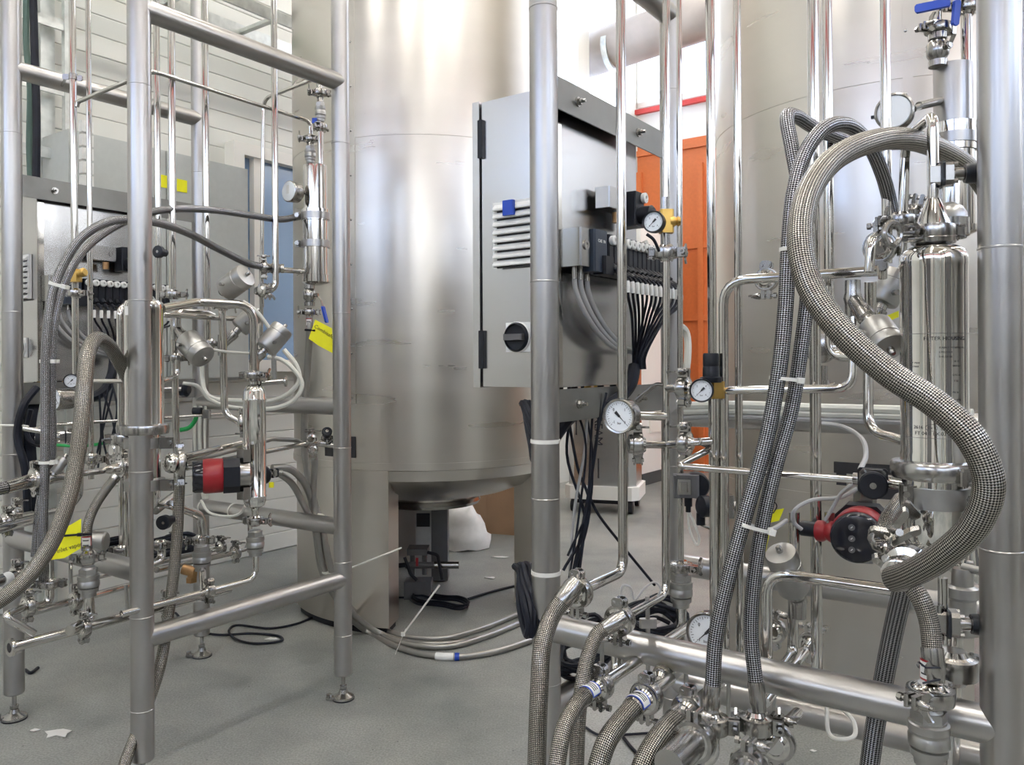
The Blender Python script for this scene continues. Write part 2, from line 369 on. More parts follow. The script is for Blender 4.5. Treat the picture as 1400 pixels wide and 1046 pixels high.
t.add('hatch', M().box(pa+D1*.30+UP*.62-D2*.008, .30, .015, .28, D1, D2), 'frame')
# round insulated duct under the clerestory
dm = M(); a = B(-.3, 4.32, .75); b = B(8.3, 4.9, .75); dm.cyl(a, b, .22, 28)
t = T('ventilation_duct', 'thick insulated ventilation duct running in front of the high windows', 'duct', a, m=dm, mt='galvduct')
for k in range(7): t.add('joint_band', M().cyl(a-D2*(.4+k*1.15), a-D2*(.46+k*1.15), .228, 28), 'galv')
# added fill lamps, unseen, to lift the weak window light: long diffusers in rows
for r_, off in enumerate((1.5, 3.7, 5.9)):
    for k in range(5):
        c = W(RX0+1.2+k*2.25+.8, RH-1.0, off)
        t = T('fill_lamp', 'long white fill lamp added out of view under the ceiling, '+('nearest the siding wall', 'in the middle row', 'nearest the window wall')[r_]+', '+('first', 'second', 'third', 'fourth', 'last')[k]+' toward the gate', 'lamp', c, group='added fill lamps in rows under the ceiling')
        t.add('housing', M().box(c+UP*.03, 1.6, .26, .05, D1, D2), 'white'); t.add('diffuser', M().box(c-UP*.005, 1.55, .22, .02, D1, D2), 'lamp')
# cable tray hung along the left wall
def tray(off, z, t0, t1, label):
    c = W((t0+t1)/2, z, off); m = M()
    m.box(c+D2*.15, t1-t0, .015, .06, D1, D2); m.box(c-D2*.15, t1-t0, .015, .06, D1, D2)
    t = T('cable_tray', label, 'cable tray', c, m=m, mt='galv')
    for k in range(int((t1-t0)/.45)): t.add('rung', M().box(W(t0+.2+k*.45, z-.01, off), .03, .30, .02, D1, D2), 'galv')
    t.add('green_edge', M().box(c+D2*.165-UP*.035, t1-t0, .02, .02, D1, D2), 'green', 'green edge strip')
    return t
tray(.36, 3.0, -4, .6, 'long galvanised cable tray with green edge high above the left frame, farther from wall')
# ============================================================ left wall equipment
def wallbox(name, px0, px1, z0, z1, depth, label, cat, off):
    def tt(px):
        s = (px-700)/FPX; o = WP-D2*off
        return (s*o.y-o.x)/(D1.x-s*D1.y)
    t0, t1 = tt(px0), tt(px1); c = W((t0+t1)/2, (z0+z1)/2, off-depth/2)
    m = M(); m.box(c, t1-t0, depth, z1-z0, D1, D2)
    return T(name, label, cat, V((c.x, c.y, z0)), m=m, mt='cabgrey'), t0, t1
t, t0, t1 = wallbox('electrical_cabinet', 95, 228, 1.06, 2.21, .30, 'large grey wall cabinet with a yellow sticker, behind the left frame', 'cabinet', .30)
t.add('door', M().box(W((t0+t1)/2, 1.635, .31), t1-t0-.03, .02, 1.12, D1, D2), 'cabgrey')
t.add('sticker', M().box(W(t1-.03, 2.05, .322), .045, .003, .062, D1, D2), 'yellow', 'yellow warning sticker')
tq, q0, q1 = wallbox('electrical_cabinet', 229, 340, 1.06, 2.21, .30, 'grey wall cabinet next to the white window, nearer of pair to the window', 'cabinet', .30)
tq.add('door', M().box(W((q0+q1)/2, 1.635, .31), q1-q0-.03, .02, 1.12, D1, D2), 'cabgrey')
tq.add('sticker', M().box(W(q0+.07, 2.045, .322), .055, .003, .062, D1, D2), 'yellow', 'yellow warning sticker')
cg = M()
c = P(118, 205, 3.55)
for k in range(5): cg.box(c+UP*(.10-.06*k), .05, .03, .05, D1, D2)
T('junction_strip', 'stack of small pale terminal boxes beside the tall steel channel', 'terminal', c, m=cg, mt='white')
st = M(); c = P(63, 500, 3.8); c.z = RH/2-.05
for a, b, s1, s2 in ((0, .03, .064, .004), (-.03, 0, .004, .06), (.03, 0, .004, .06)): st.box(c+D1*a-D2*b, s1, s2, RH-.12, D1, D2)
T('steel_channel', 'tall galvanised channel post standing between floor and ceiling at far left', 'post', V((c.x, c.y, 0)), m=st, mt='galv')
la = P(22, 100, 3.6); la.z = 2.2; lb = la+D1*.22
lm = M(); lm.box(la+UP*0, .03, .03, 3.6, D1, D2); lm.box(lb, .03, .03, 3.6, D1, D2)
t = T('cable_ladder', 'upright galvanised cable ladder behind the leftmost post', 'cable ladder', V((la.x, la.y, .4)), m=lm, mt='galv')
for k in range(11):
    mm = M(); cc = (la+lb)/2+UP*(-1.6+k*.305)
    mm.box(cc, .22, .012, .05, D1, D2)
    t.add('rung', mm, 'galv')
def cable(label, pts, r, mt='rubber', name='cable', cat='cable', k=8, group=None, seg=8):
    p = spline(pts, k); m = M().tube(p, r, seg); return T(name, label, cat, p[0], group, m, mt)
cable('dark green cable running up the ladder at far left', [P(37, -60, 3.25), P(36, 60, 3.25), P(41, 120, 3.24), P(40, 200, 3.25), P(42, 260, 3.25), P(40, 420, 3.25)], .012, 'dkgreen')
cable('black cable running up the ladder beside the dark green cable', [P(44, -60, 3.2), P(47, 60, 3.2), P(50, 160, 3.2), P(49, 300, 3.2), P(50, 420, 3.2)], .015)
# ============================================================ tanks
def tank(c, R, label, seam_a, legs, z0=.695, top=4.0, weld=2.11, plate_a=None):
    c = V(c); m = M(); sg = 120
    m.lathe([(R, z0), (R, weld-.001), (R+.0015, weld), (R+.0015, top)], c, UP, sg)
    t = T('storage_tank', label, 'tank', c, m=m, mt='tank')
    t.add('rim_band', M().lathe([(R-.004, z0-.004), (R+.004, z0), (R+.004, z0+.03), (R, z0+.03)], c, UP, sg), 'tank')
    t.add('dished_bottom', M().lathe([(R-.01, z0), (R*.97, z0-.05), (R*.85, z0-.11), (R*.62, z0-.165), (R*.36, z0-.20), (R*.36, z0-.215), (R*.30, z0-.225), (.01, z0-.225)], c, UP, sg), 'tank')
    t.add('manhole_ring', M().lathe([(R*.33, z0-.205), (R*.39, z0-.21), (R*.40, z0-.225), (R*.39, z0-.24), (R*.33, z0-.24)], c, UP, 60), 'cast')
    def pt(a, r, z): return c+V((math.cos(a)*r, math.sin(a)*r, z))
    for (a0, a1, zb) in legs:                             # curved legs, sectors of the shell with depth
        n = 14; mm = M(); n0 = 0
        for i in range(n+1):
            a = a0+(a1-a0)*i/n
            for (r, z) in ((R+.001, zb), (R+.001, z0+.02), (R-.14, z0-.05), (R-.14, zb)): mm.v.append(pt(a, r, z))
        for i in range(n):
            for q in range(4): mm.face([i*4+q, i*4+(q+1) % 4, (i+1)*4+(q+1) % 4, (i+1)*4+q])
        mm.face([0, 1, 2, 3]); mm.face([n*4+3, n*4+2, n*4+1, n*4])
        t.add('leg', mm, 'tank')
        ml = M().lathe([(R-.13, 0), (R-.005, 0), (R-.005, zb+.001), (R-.13, zb+.001)], c, UP, 10, 0, .001)
        mm = M()
        for i in range(n+1):
            a = a0+.02+(a1-a0-.04)*i/n
            for (r, z) in ((R-.012, 0), (R-.012, zb+.002), (R-.125, zb+.002), (R-.125, 0)): mm.v.append(pt(a, r, z))
        for i in range(n):
            for q in range(4): mm.face([i*4+q, i*4+(q+1) % 4, (i+1)*4+(q+1) % 4, (i+1)*4+q])
        mm.face([0, 1, 2, 3]); mm.face([n*4+3, n*4+2, n*4+1, n*4])
        t.add('foot_pad', mm, 'black')
    for a in seam_a:
        mm = M(); rad = V((math.cos(a), math.sin(a), 0)); tg = V((-rad.y, rad.x, 0))
        mm.box(pt(a, R+.0015, (.95+top)/2), .028, .003, top-.95, tg, rad)
        s_ = t.add('cover_strip', mm, 'tank')
        mm = M()
        for k in range(18): mm.ball(pt(a-.009, R+.003, 1.0+k*.19), .0055, 8, .5, rad)
        t.add('rivets', mm, 'cast', parent=None)
    return t, pt
TK1 = V((-.42, 4.03, 0)); TK2 = V((1.44, 3.02, 0))
def ang_at(c, R, px):                                      # angle on the shell seen at this pixel column (front side)
    s = (px-700)/FPX; d = V((s, 1, 0)).normalized(); b = d.dot(c); q = math.sqrt(max(0, b*b-c.length_squared+R*R)); p = d*(b-q)-c
    return math.atan2(p.y, p.x)
R_ = .65
a528 = ang_at(TK1, R_, 530)
tk, pt1 = tank(TK1, R_, 'tall brushed steel tank behind the left frame, seen whole in the middle', [ang_at(TK1, R_, 483)],
               [(a528-.95, a528, .03), (a528+1.15, a528+1.75, .03), (a528-2.9, a528-2.4, .03)])
tb = ang_at(TK2, R_, 1195)
tk2, pt2 = tank(TK2, R_, 'tall brushed steel tank filling the background behind the right frame', [ang_at(TK2, R_, 1243)],
                [(ang_at(TK2, R_, 1015)-.5, ang_at(TK2, R_, 1330), .03)], weld=2.0)
# ============================================================ tank details, steam cart, carton, bag
def plate_on(tkt, pt, R, c, px, z, wdt, h, mt, name, dr=.003):
    a = ang_at(c, R, px); rad = V((math.cos(a), math.sin(a), 0)); tg = V((-rad.y, rad.x, 0))
    return tkt.add(name, M().box(pt(a, R+dr, z), wdt, .004, h, tg, rad), mt)
plate_on(tk, pt1, R_, TK1, 450, .79, .05, .09, 'ink', 'black_label'); plate_on(tk, pt1, R_, TK1, 480, .79, .045, .09, 'ink', 'black_label')
for (px, z, w_, h_) in ((1165, .815, .11, .035), (1205, .815, .09, .035), (1150, .79, .03, .06), (1205, .745, .11, .035), (1183, .71, .02, .06)):
    plate_on(tk2, pt2, R_, TK2, px, z, w_, h_, 'ink', 'black_label')
plate_on(tk2, pt2, R_, TK2, 1183, .785, .06, .03, 'cast', 'label_window', .005)
# equipment under the middle tank: grey post box with a socket, valve with black levers
c = P(592, 700, 4.25); c.z = 0
t = T('support_box', 'dark grey box post under the middle tank behind its front leg', 'box', c, m=M().box(c+UP*.24, .16, .10, .46), mt='darkgrey')
t.add('socket', M().box(c+V((-.045, -.055, .33)), .07, .02, .07), 'black')
t.add('front_panel', M().box(c+V((-.045, -.052, .22)), .08, .012, .40), 'grey')
c = P(572, 752, 3.95)
m = M().box(c, .10, .10, .03); m.cyl(c+V((-.03, 0, -.02)), c+V((-.03, 0, -.12)), .012); m.cyl(c+V((.03, 0, -.02)), c+V((.03, 0, -.12)), .012); m.cyl(c+V((-.06, -.02, -.07)), c+V((.09, -.02, -.07)), .016)
t = T('drain_valve', 'dark drain valve with levers standing on the floor under the middle tank', 'valve', V((c.x, c.y, 0)), m=m, mt='darkgrey')
t.add('spout', M().cyl(c+V((.08, -.02, -.07)), c+V((.20, -.02, -.07)), .018), 'cast')
t.add('lever', M().tube(bend([c+V((.05, -.05, .0)), c+V((.10, -.06, -.01)), c+V((.12, -.06, -.13))], .02), .008, 8), 'black')
t.add('lever', M().tube(bend([c+V((-.06, -.06, -.02)), c+V((-.03, -.07, -.10)), c+V((0, -.07, -.13))], .02), .008, 8), 'black')
t.add('red_tab', M().box(c+V((.0, -.055, -.045)), .012, .008, .04), 'red')
t.add('stand', M().box(c+V((0, 0, -.19)), .13, .10, .09), 'darkgrey')
# cardboard box
a = P(668, 732, 5.35); a.z = 0
bx = D2; 
m = M(); cc = a+V((.05, .30, .19)); ax_ = V((.93, -.36, 0)).normalized(); ay_ = V((.36, .93, 0)).normalized()
m.box(cc, .62, .5, .38, ax_, ay_)
t = T('carton', 'large brown cardboard box on the floor behind the middle tank', 'box', V((cc.x, cc.y, 0)), m=m, mt='card')
t.add('tape_strip', M().box(cc-ay_*.252+ax_*.0, .05, .003, .38, ax_, ay_), 'card')
for s in (-1, 1): t.add('flap', M().box(cc+UP*.193+ay_*(s*.127), .62, .245, .006, ax_, ay_), 'card')
# crumpled bag
random.seed(3); c = P(632, 722, 5.0); c.z = 0; m = M(); n = 14; mrow = 8
for j in range(mrow+1):
    for i in range(n):
        a = 2*PI*i/n; h = j/mrow; r = (.17-.10*h**2)*(1+random.uniform(-.13, .13)); m.v.append(c+V((r*math.cos(a), r*.7*math.sin(a), .01+h*.24+random.uniform(-.012, .012))))
for j in range(mrow):
    for i in range(n): i2 = (i+1) % n; m.face([j*n+i, j*n+i2, (j+1)*n+i2, (j+1)*n+i])
m.face(list(range(mrow*n, mrow*n+n)))
T('plastic_bag', 'crumpled white plastic bag on the floor in front of the cardboard box', 'bag', c, m=m, mt='bag', ang=75)
# steam cart on castors
c = P(822, 700, 6.1); c.z = 0; u_ = V((.955, -.29, 0)).normalized(); v_ = V((.29, .955, 0)).normalized()
c = c+v_*.2
m = M().bbox(c+UP*.665, .52, .40, .93, .05, u_, v_)
t = T('steam_generator', 'tall stainless mobile cabinet on castors lettered STREAM, beside the white partition', 'machine', c, m=m, mt='cab')
t.add('bumper_base', M().bbox(c+UP*.155, .57, .45, .10, .05, u_, v_), 'wallwhite')
t.add('underside', M().box(c+UP*.09, .46, .36, .04, u_, v_), 'black')
t.add('top_rim', M().bbox(c+UP*1.145, .54, .42, .04, .05, u_, v_), 'cab')
for su in (-1, 1):
    for sv in (-1, 1):
        q = c+u_*(su*.22)+v_*(sv*.17)
        t.add('castor', M().lathe([(.03, -.018), (.048, -.016), (.05, 0), (.048, .016), (.03, .018)], q+UP*.05, u_, 20), 'black')
tm = text_mesh('STREAM', .088, 'ink', .001)
fr = Matrix(((0, u_.x, -v_.x, 0), (0, u_.y, -v_.y, 0), (-1, 0, 0, 0), (0, 0, 0, 1)))
pos = P(827, 590, 5.9); q = c-v_*.2015; pos = q+u_*(-.02)+UP*.67
mm = fr.copy(); mm.translation = pos; t.put('lettering', tm, mm)
t.add('letter_dash', M().box(q+u_*(-.02)+UP*.34, .012, .002, .15, u_, v_), 'ink')
t.add('small_lettering', M().box(q+u_*(-.19)+UP*.66, .010, .002, .14, u_, v_), 'ink')
t.add('panel_seam', M().box(q+u_*.13+UP*.66, .004, .002, .9, u_, v_), 'darkgrey')
# ============================================================ the two tube frames
FR = .0302; LU, LV = .72, .82                               # along D1, along -D2
def skid(O, which):
    O = V(O); U = D1; W_ = -D2
    right = which == 'right'
    lu = .645 if right else .72; lv = .83 if right else .76
    lab = {'right': 'large grey tube frame on the right carrying pipes, hoses and a cabinet', 'left': 'large grey tube frame on the left standing on levelling feet'}[which]
    t = T('tube_frame', lab, 'frame', O)
    corners = [O, O+U*(lu if right else .68), O+W_*lv, O+U*lu+W_*lv]            # E/C, G/D, F/A, H/B
    for c in corners:
        m = M(); m.lathe([(FR-.004, .083), (FR, .087), (FR, 2.6)], c, UP, 40)
        for z in (.22, .47, .86, 1.32, 1.9): m.lathe([(FR, z-.002), (FR+.0009, z-.001), (FR+.0009, z+.001), (FR, z+.002)], c, UP, 40)
        t.add('post', m, 'satin')
        f = M(); f.cyl(c+UP*.03, c+UP*.09, .007, 12); f.hexa(c+UP*.036, c+UP*.046, .013)
        f.lathe([(.033, 0), (.037, .004), (.036, .010), (.016, .022), (.012, .034), (.006, .036)], c, UP, 28)
        ft = t.add('levelling_foot', f, 'cast')
        g = M().cyl(c, c+UP*.004, .038, 28); t.add('rubber_pad', g, 'black', parent=ft)
        e = M(); e.box(c+V((-.040, -.012, .008)), .03, .02, .008); e.hexa(c+V((-.046, -.014, .01)), c+V((-.046, -.014, .022)), .010); t.add('anchor_bolt', e, 'cast', parent=ft)
    E, G, F, H = corners
    def bar(a, b, z, name='rail', r=FR*.97):
        t.add(name, M().cyl(a+UP*z, b+UP*z, r, 40), 'satin')
    bar(E, F, .588); bar(F, H, .41); bar(F, H, 2.11); bar(E, G, 2.11); 
    if right: bar(E, G, .41)
    bar(G, H, .588); bar(G, H, 1.0); 
    if right: bar(G, H, .26)
    # angle rails and cabinet on the outer side of E-G
    for z, s in ((1.735, 1), (1.055, -1)):
        m = M(); a = E+U*.0; b = E+U*lu; mid = (a+b)/2-W_*.0
        m.box(mid-W_*.0+W_*.004+UP*z, lu-.03, .004, .07, U, W_)
        m.box(mid-W_*.016+UP*(z+s*.035), lu-.03, .04, .004, U, W_)
        rl = t.add('angle_rail', m, 'dull')
        for q in (.13, .50 if not right else .43):
            bm = M(); c = E+U*q+UP*z+W_*.006; bm.cyl(c, c+W_*.004, .011); bm.hexa(c+W_*.004, c+W_*.011, .008); bm.cyl(c, c+W_*.022, .004)
            t.add('bolt', bm, 'cast', parent=rl)
    return t, E, G, F, H
SR, E_, G_, F_, H_ = skid((.07, 1.71, 0), 'right')
SL, C_, Dd_, A_, B_ = skid((-1.62, 2.61, 0), 'left')
def cabinet(E, label, near):
    U = D1; W_ = -D2; o = E+U*.087-W_*.028                   # near inner lower corner column
    L, Wd, z0, z1 = .40, .205, 1.092, 1.768; c = o+U*(L/2)-W_*(Wd/2)+UP*((z0+z1)/2)
    m = M().box(c, L, Wd, z1-z0, U, W_)
    t = T('control_cabinet', label, 'control cabinet', V((c.x, c.y, z0)), m=m, mt='cab')
    t.add('door', M().box(c-W_*(Wd/2+.014), L+.012, .020, z1-z0+.004, U, W_), 'cab')
    t.add('door_gasket', M().box(c-W_*(Wd/2+.002), L-.01, .006, z1-z0-.02, U, W_), 'black')
    t.add('hinge', M().box(c-W_*(Wd/2)-U*(L/2+.004)+UP*.25, .008, .014, .09, U, W_), 'black')
    t.add('hinge', M().box(c-W_*(Wd/2)-U*(L/2+.004)-UP*.25, .008, .014, .09, U, W_), 'black')
    # bright return flange on the near inner edge
    t.add('corner_flange', M().box(o+W_*.003+U*.011+UP*((z0+z1)/2), .022, .004, z1-z0-.004, U, W_), 'polish')
    # louvre filter on the narrow front
    f0 = o-U*.002-W_*.098+UP*1.447                             # centre of the louvre on the front face
    lm = M().box(f0-U*.004, .009, .135, .150, U, W_); lv_ = t.add('filter_grille', lm, 'white')
    for k in range(8):
        s = M().prism([f0+UP*(.066-k*.0185)+v for v in (U*-.008+UP*.003, U*-.020-UP*.009, U*-.020-UP*.0125, U*-.008-UP*.0125)], W_*.001)
        sl = M(); hw = .062
        base = f0+UP*(.066-k*.0185)-W_*hw
        sl.prism([base+U*-.008+UP*.004, base+U*-.019-UP*.007, base+U*-.019-UP*.011, base+U*-.008-UP*.011], W_*(2*hw))
        t.add('slat', sl, 'white', parent=lv_)
        sd = M().box(f0+UP*(.066-k*.0185-.0135)-U*.0085, .002, .11, .004, U, W_); t.add('gap', sd, 'ink', parent=lv_)
    t.add('latch', M().bbox(f0+UP*.056-U*.022+W_*-.012, .012, .030, .034, .002, U, W_), 'blue', 'blue latch', parent=lv_)
    # rotary main switch
    s0 = o-W_*.098+UP*1.207-U*.001
    t.add('switch_plate', M().box(s0-U*.003, .006, .068, .068, U, W_), 'white')
    sw = t.add('rotary_switch', M().lathe([(.033, 0), (.034, .010), (.030, .016), (.028, .010), (.01, .009)], s0-U*.004, -U, 36), 'black')
    t.add('switch_ring', M().lathe([(.0335, 0), (.0355, .002), (.0355, .006), (.0335, .008)], s0-U*.004, -U, 36), 'white', parent=sw)
    t.add('switch_handle', M().bbox(s0-U*.022, .018, .052, .014, .003, U, W_), 'darkgrey', parent=sw)
    # gland plate with little glands below
    for k in range(11):
        g = M(); q = o+U*(.03+k*.033)-W_*(.05+.03*(k % 2)); g.cyl(q+UP*1.075, q+UP*1.094, .009, 10); t.add('cable_gland', g, 'brass' if k % 3 == 0 else 'black')
    return t, o
CR, oR = cabinet(E_, 'stainless control cabinet with louvre and rotary switch, on the right frame', True)
CL, oL = cabinet(C_, 'stainless control cabinet with louvre and rotary switch, behind the leftmost post', False)
# ============================================================ valve terminals on the inner cabinet faces
def terminal(o, which, n=13):
    U = D1; W_ = -D2
    p0 = o+UP*1.405+U*.012+W_*.002
    lab = 'black valve terminal with ringed white solenoids and tubes on the '+which+' cabinet'
    t = T('valve_terminal', lab, 'valve terminal', p0)
    t.add('end_plate', M().bbox(p0+U*.022+W_*.03+UP*.0, .044, .055, .085, .004, U, W_), 'cast')
    t.add('screw', M().lathe([(.011, 0), (.011, .003), (.006, .003), (.006, .001), (.001, .001)], p0+U*.022+W_*.0575+UP*.005, W_, 16), 'cast')
    t.add('head_module', M().bbox(p0+U*.075+W_*.035-UP*.004, .06, .065, .095, .004, U, W_), 'navy')
    t.add('connector', M().bbox(p0+U*.10+W_*.058-UP*.035, .045, .035, .042, .004, U, W_), 'black')
    t.add('back_rail', M().box(p0+U*.24+W_*.012+UP*.04, .44, .02, .012, U, W_), 'galv')
    for k in range(n):
        q = p0+U*(.125+k*.0245)+W_*.035
        v = t.add('solenoid', M().bbox(q-UP*.004, .0225, .062, .088, .003, U, W_), 'black')
        t.add('ring', M().lathe([(.0105, 0), (.0115, .003), (.0115, .010), (.009, .012), (.0045, .012), (.0045, .006), (.001, .006)], q+UP*.026+W_*.030, W_, 20), 'white', parent=v)
        t.add('fitting', M().cyl(q+W_*.028-UP*.030, q+W_*.046-UP*.044, .0075, 10), 'black', parent=v)
    tx = text_mesh('CAE  IN', .010, 'white', .0003)
    mt_ = frame(p0+U*.075+W_*.0685+UP*.018, W_, U); t.put('lettering', tx, mt_)
    return t, p0
TRm, pR = terminal(oR, 'right'); TLm, pL = terminal(oL, 'left')
ORD = ['first', 'second', 'third', 'fourth', 'fifth', 'sixth', 'seventh', 'eighth', 'ninth', 'tenth', 'eleventh', 'twelfth', 'thirteenth']
def tubes_from(p0, which, sink):
    U = D1; W_ = -D2
    for k in range(13):                                     # printed white sleeve, then black cable joining one bundle
        q = p0+U*(.125+k*.0245)+W_*.082-UP*.048
        e = sink+U*(.012*(k % 4))+W_*(.007*(k//4))
        pts = [q, q+W_*.022-UP*.018, q+W_*.026-UP*.055, q*.55+e*.45+W_*.018+UP*.0, e+UP*.03, e]
        s = spline(pts, 6)
        t = T('valve_cable', 'black cable with white marker sleeve, '+ORD[k]+' from the head of the '+which+' valve terminal', 'cable', q, 'marked cables of the '+which+' valve terminal', M().tube(s, .0036, 6), 'rubber')
        t.add('marker_sleeve', M().tube(s[7:12], .0058, 8), 'white')
        t.add('plug', M().tube(s[0:5], .006, 8), 'black')
snk = oR+D1*.12-D2*.10+UP*1.03
tubes_from(pR, 'right', P(866, 505, 1.98)); tubes_from(pL, 'left', P(150, 500, 2.83))
for i, (o, p0, wh) in enumerate(((oR, pR, 'right'), (oL, pL, 'left'))):
    for k, (q, lab) in enumerate(((.018, 'first'), (.045, 'second'), (.075, 'third'))):
        a = p0+D1*q-D2*.03-UP*.042
        pts = [a, a-UP*.05+D1*.004, a-UP*.12+D1*.05-D2*.01, a-UP*.175+D1*(.15)-D2*.01, a-UP*.19+D1*.25-D2*0]
        t = T('air_tube', 'pale air tube curving below the '+wh+' valve terminal, '+lab+' from its silver end', 'tube', a, None, M().tube(spline(pts, 8), .0058, 10), 'greyhose')
        t.add('push_fitting', M().cyl(a+UP*.004, a-UP*.028, .007, 12), 'cast')
# small double valve above the terminal (black solenoid on a steel block)
def upper_valve(p0, which):
    U = D1; W_ = -D2; q = p0+U*.17+W_*.01+UP*.135
    t = T('solenoid_valve', 'black solenoid valve with one white ring above the valve terminal on the '+which+' cabinet', 'valve', q)
    t.add('mount_block', M().bbox(q+U*.02+W_*.02, .09, .04, .05, .003, U, W_), 'cast')
    t.add('screw', M().lathe([(.009, 0), (.009, .003), (.005, .003), (.005, .001), (.001, .001)], q+U*.045+W_*.040, W_, 14), 'cast')
    t.add('coil', M().bbox(q+U*.10+W_*.03-UP*.015, .05, .055, .085, .003, U, W_), 'black')
    t.add('connector', M().lathe([(.02, 0), (.022, .01), (.022, .035), (.016, .04)], q+U*.10+W_*.055-UP*.03, W_, 20), 'black')
    t.add('ring', M().lathe([(.012, 0), (.013, .003), (.013, .010), (.005, .011), (.005, .004), (.001, .004)], q+U*.115+W_*.057+UP*.015, W_, 20), 'white')
    t.add('silencer', M().cyl(q+U*.03+W_*.03-UP*.03, q+U*.03+W_*.03-UP*.055, .011, 12), 'bronze')
upper_valve(pR, 'right'); upper_valve(pL, 'left')
# ============================================================ fittings library
_cl = {}
def clamp_mesh(R, w):
    k = (round(R, 4), round(w, 4))
    if k in _cl: return _cl[k]
    h = w/2; m = M()
    a_ = .16
    m.lathe([(R*.66, -h*.82), (R*.80, -h), (R*.97, -h*.9), (R, -h*.6), (R, h*.6), (R*.97, h*.9), (R*.80, h), (R*.66, h*.82)], Z0, UP, 32)
    # bolt side ears (+X)
    for s in (-1, 1): m.bbox(V((R+.007, s*.0062, 0)), .020, .0075, w*.86, .002)
    m.cyl(V((R+.010, -.022, 0)), V((R+.010, .034, 0)), .0032, 10)
    m.hexa(V((R+.010, -.022, 0)), V((R+.010, -.015, 0)), .0062)
    # hinge side (-X): link plates with rivets
    for s in (-1, 1):
        m.bbox(V((-R-.005, 0, s*(h*.80))), .018, .024, .003, .005)
        for q in (-1, 1): m.cyl(V((-R-.004, q*.0075, s*(h*.80))), V((-R-.004, q*.0075, s*(h*.80+.0035))), .0034, 10)
    for s in (-1, 1): m.bbox(V((-R-.003, s*.009, 0)), .016, .010, w*.55, .003)
    n = M(); c = V((R+.010, .019, 0))
    n.lathe([(.0065, -.006), (.0075, -.003), (.0062, .004), (.0045, .010)], c, Y, 16)
    for s in (-1, 1): n.prism([c+V((0, -.003, s*.004))+V((-.002, 0, 0)), c+V((-.002, -.002, s*.014)), c+V((-.002, .008, s*.0215)), c+V((-.002, .015, s*.019)), c+V((-.002, .008, s*.011)), c+V((-.002, .005, s*.004))], V((.004, 0, 0)))
    fm = M()
    for s in (-1, 1): fm.lathe([(R*.45, s*h*.25), (R*.80, s*h*.25), (R*.80, s*h*1.02), (R*.62, s*h*1.15), (R*.50, s*h*1.6), (R*.46, s*h*1.6)], Z0, UP, 28)
    _cl[k] = (m.mesh('cast'), n.mesh('cast'), fm.mesh('polish')); return _cl[k]
def clamp(t, pos, axis, side=None, R=.026, w=.019, nut=True, eye=False):
    mx = frame(pos, axis, side if side is not None else (V(axis).orthogonal()))
    a, b, f = clamp_mesh(R, w)
    c = t.put('clamp', a, mx); n = link('wing_nut', b, c) if nut else None
    link('ferrule', f, c); return c
def pipe(label, pts, r, mt='polish', rad=.032, clamps=(), name='steel_pipe', cat='pipe', seg=16, group=None, k=6):
    pts = [V(p) for p in pts]; q = bend(pts, rad, k)
    t = T(name, label, cat, pts[0], group, M().tube(q, r, seg), mt)
    for c in clamps: clamp(t, *c[:3], **(c[3] if len(c) > 3 else {}))
    return t
def hose(label, pts, r, mt='braid', name='braided_hose', k=10, seg=20, ends=(0, 0), group=None):
    s = spline(pts, k); t = T(name, label, 'hose', s[0], group, M().tube(s, r, seg), mt)
    for e, L in enumerate(ends):
        if not L: continue
        a = s[0] if e == 0 else s[-1]; b = s[2] if e == 0 else s[-3]; d = (a-b).normalized()
        f = M().lathe([(r*.9, -.004), (r*1.10, -.004), (r*1.12, 0), (r*1.12, L*.7), (r*1.0, L*.78), (r*.95, L)], a-d*.004, d, 24)
        t.add('ferrule_sleeve', f, 'cast')
    return t
def end_of(pts, e):
    s = spline(pts, 10); a, b = (s[0], s[2]) if e == 0 else (s[-1], s[-3]); return a, (a-b).normalized()
def tie(t, pos, axis, rx, tail=None, r2=None):               # nylon tie round something, optional tail
    a = V(axis).normalized(); m = M()
    m.lathe([(rx, -.0025), (rx+.0014, -.0025), (rx+.0014, .0025), (rx, .0025)], pos, a, 24)
    if tail is not None:
        e = V(tail); b = pos+(e-pos).normalized()*rx
        m.bbox(b, .007, .006, .009, .001); m.tube([b, e], .0016, 6)
    return t.add('cable_tie', m, 'tie')
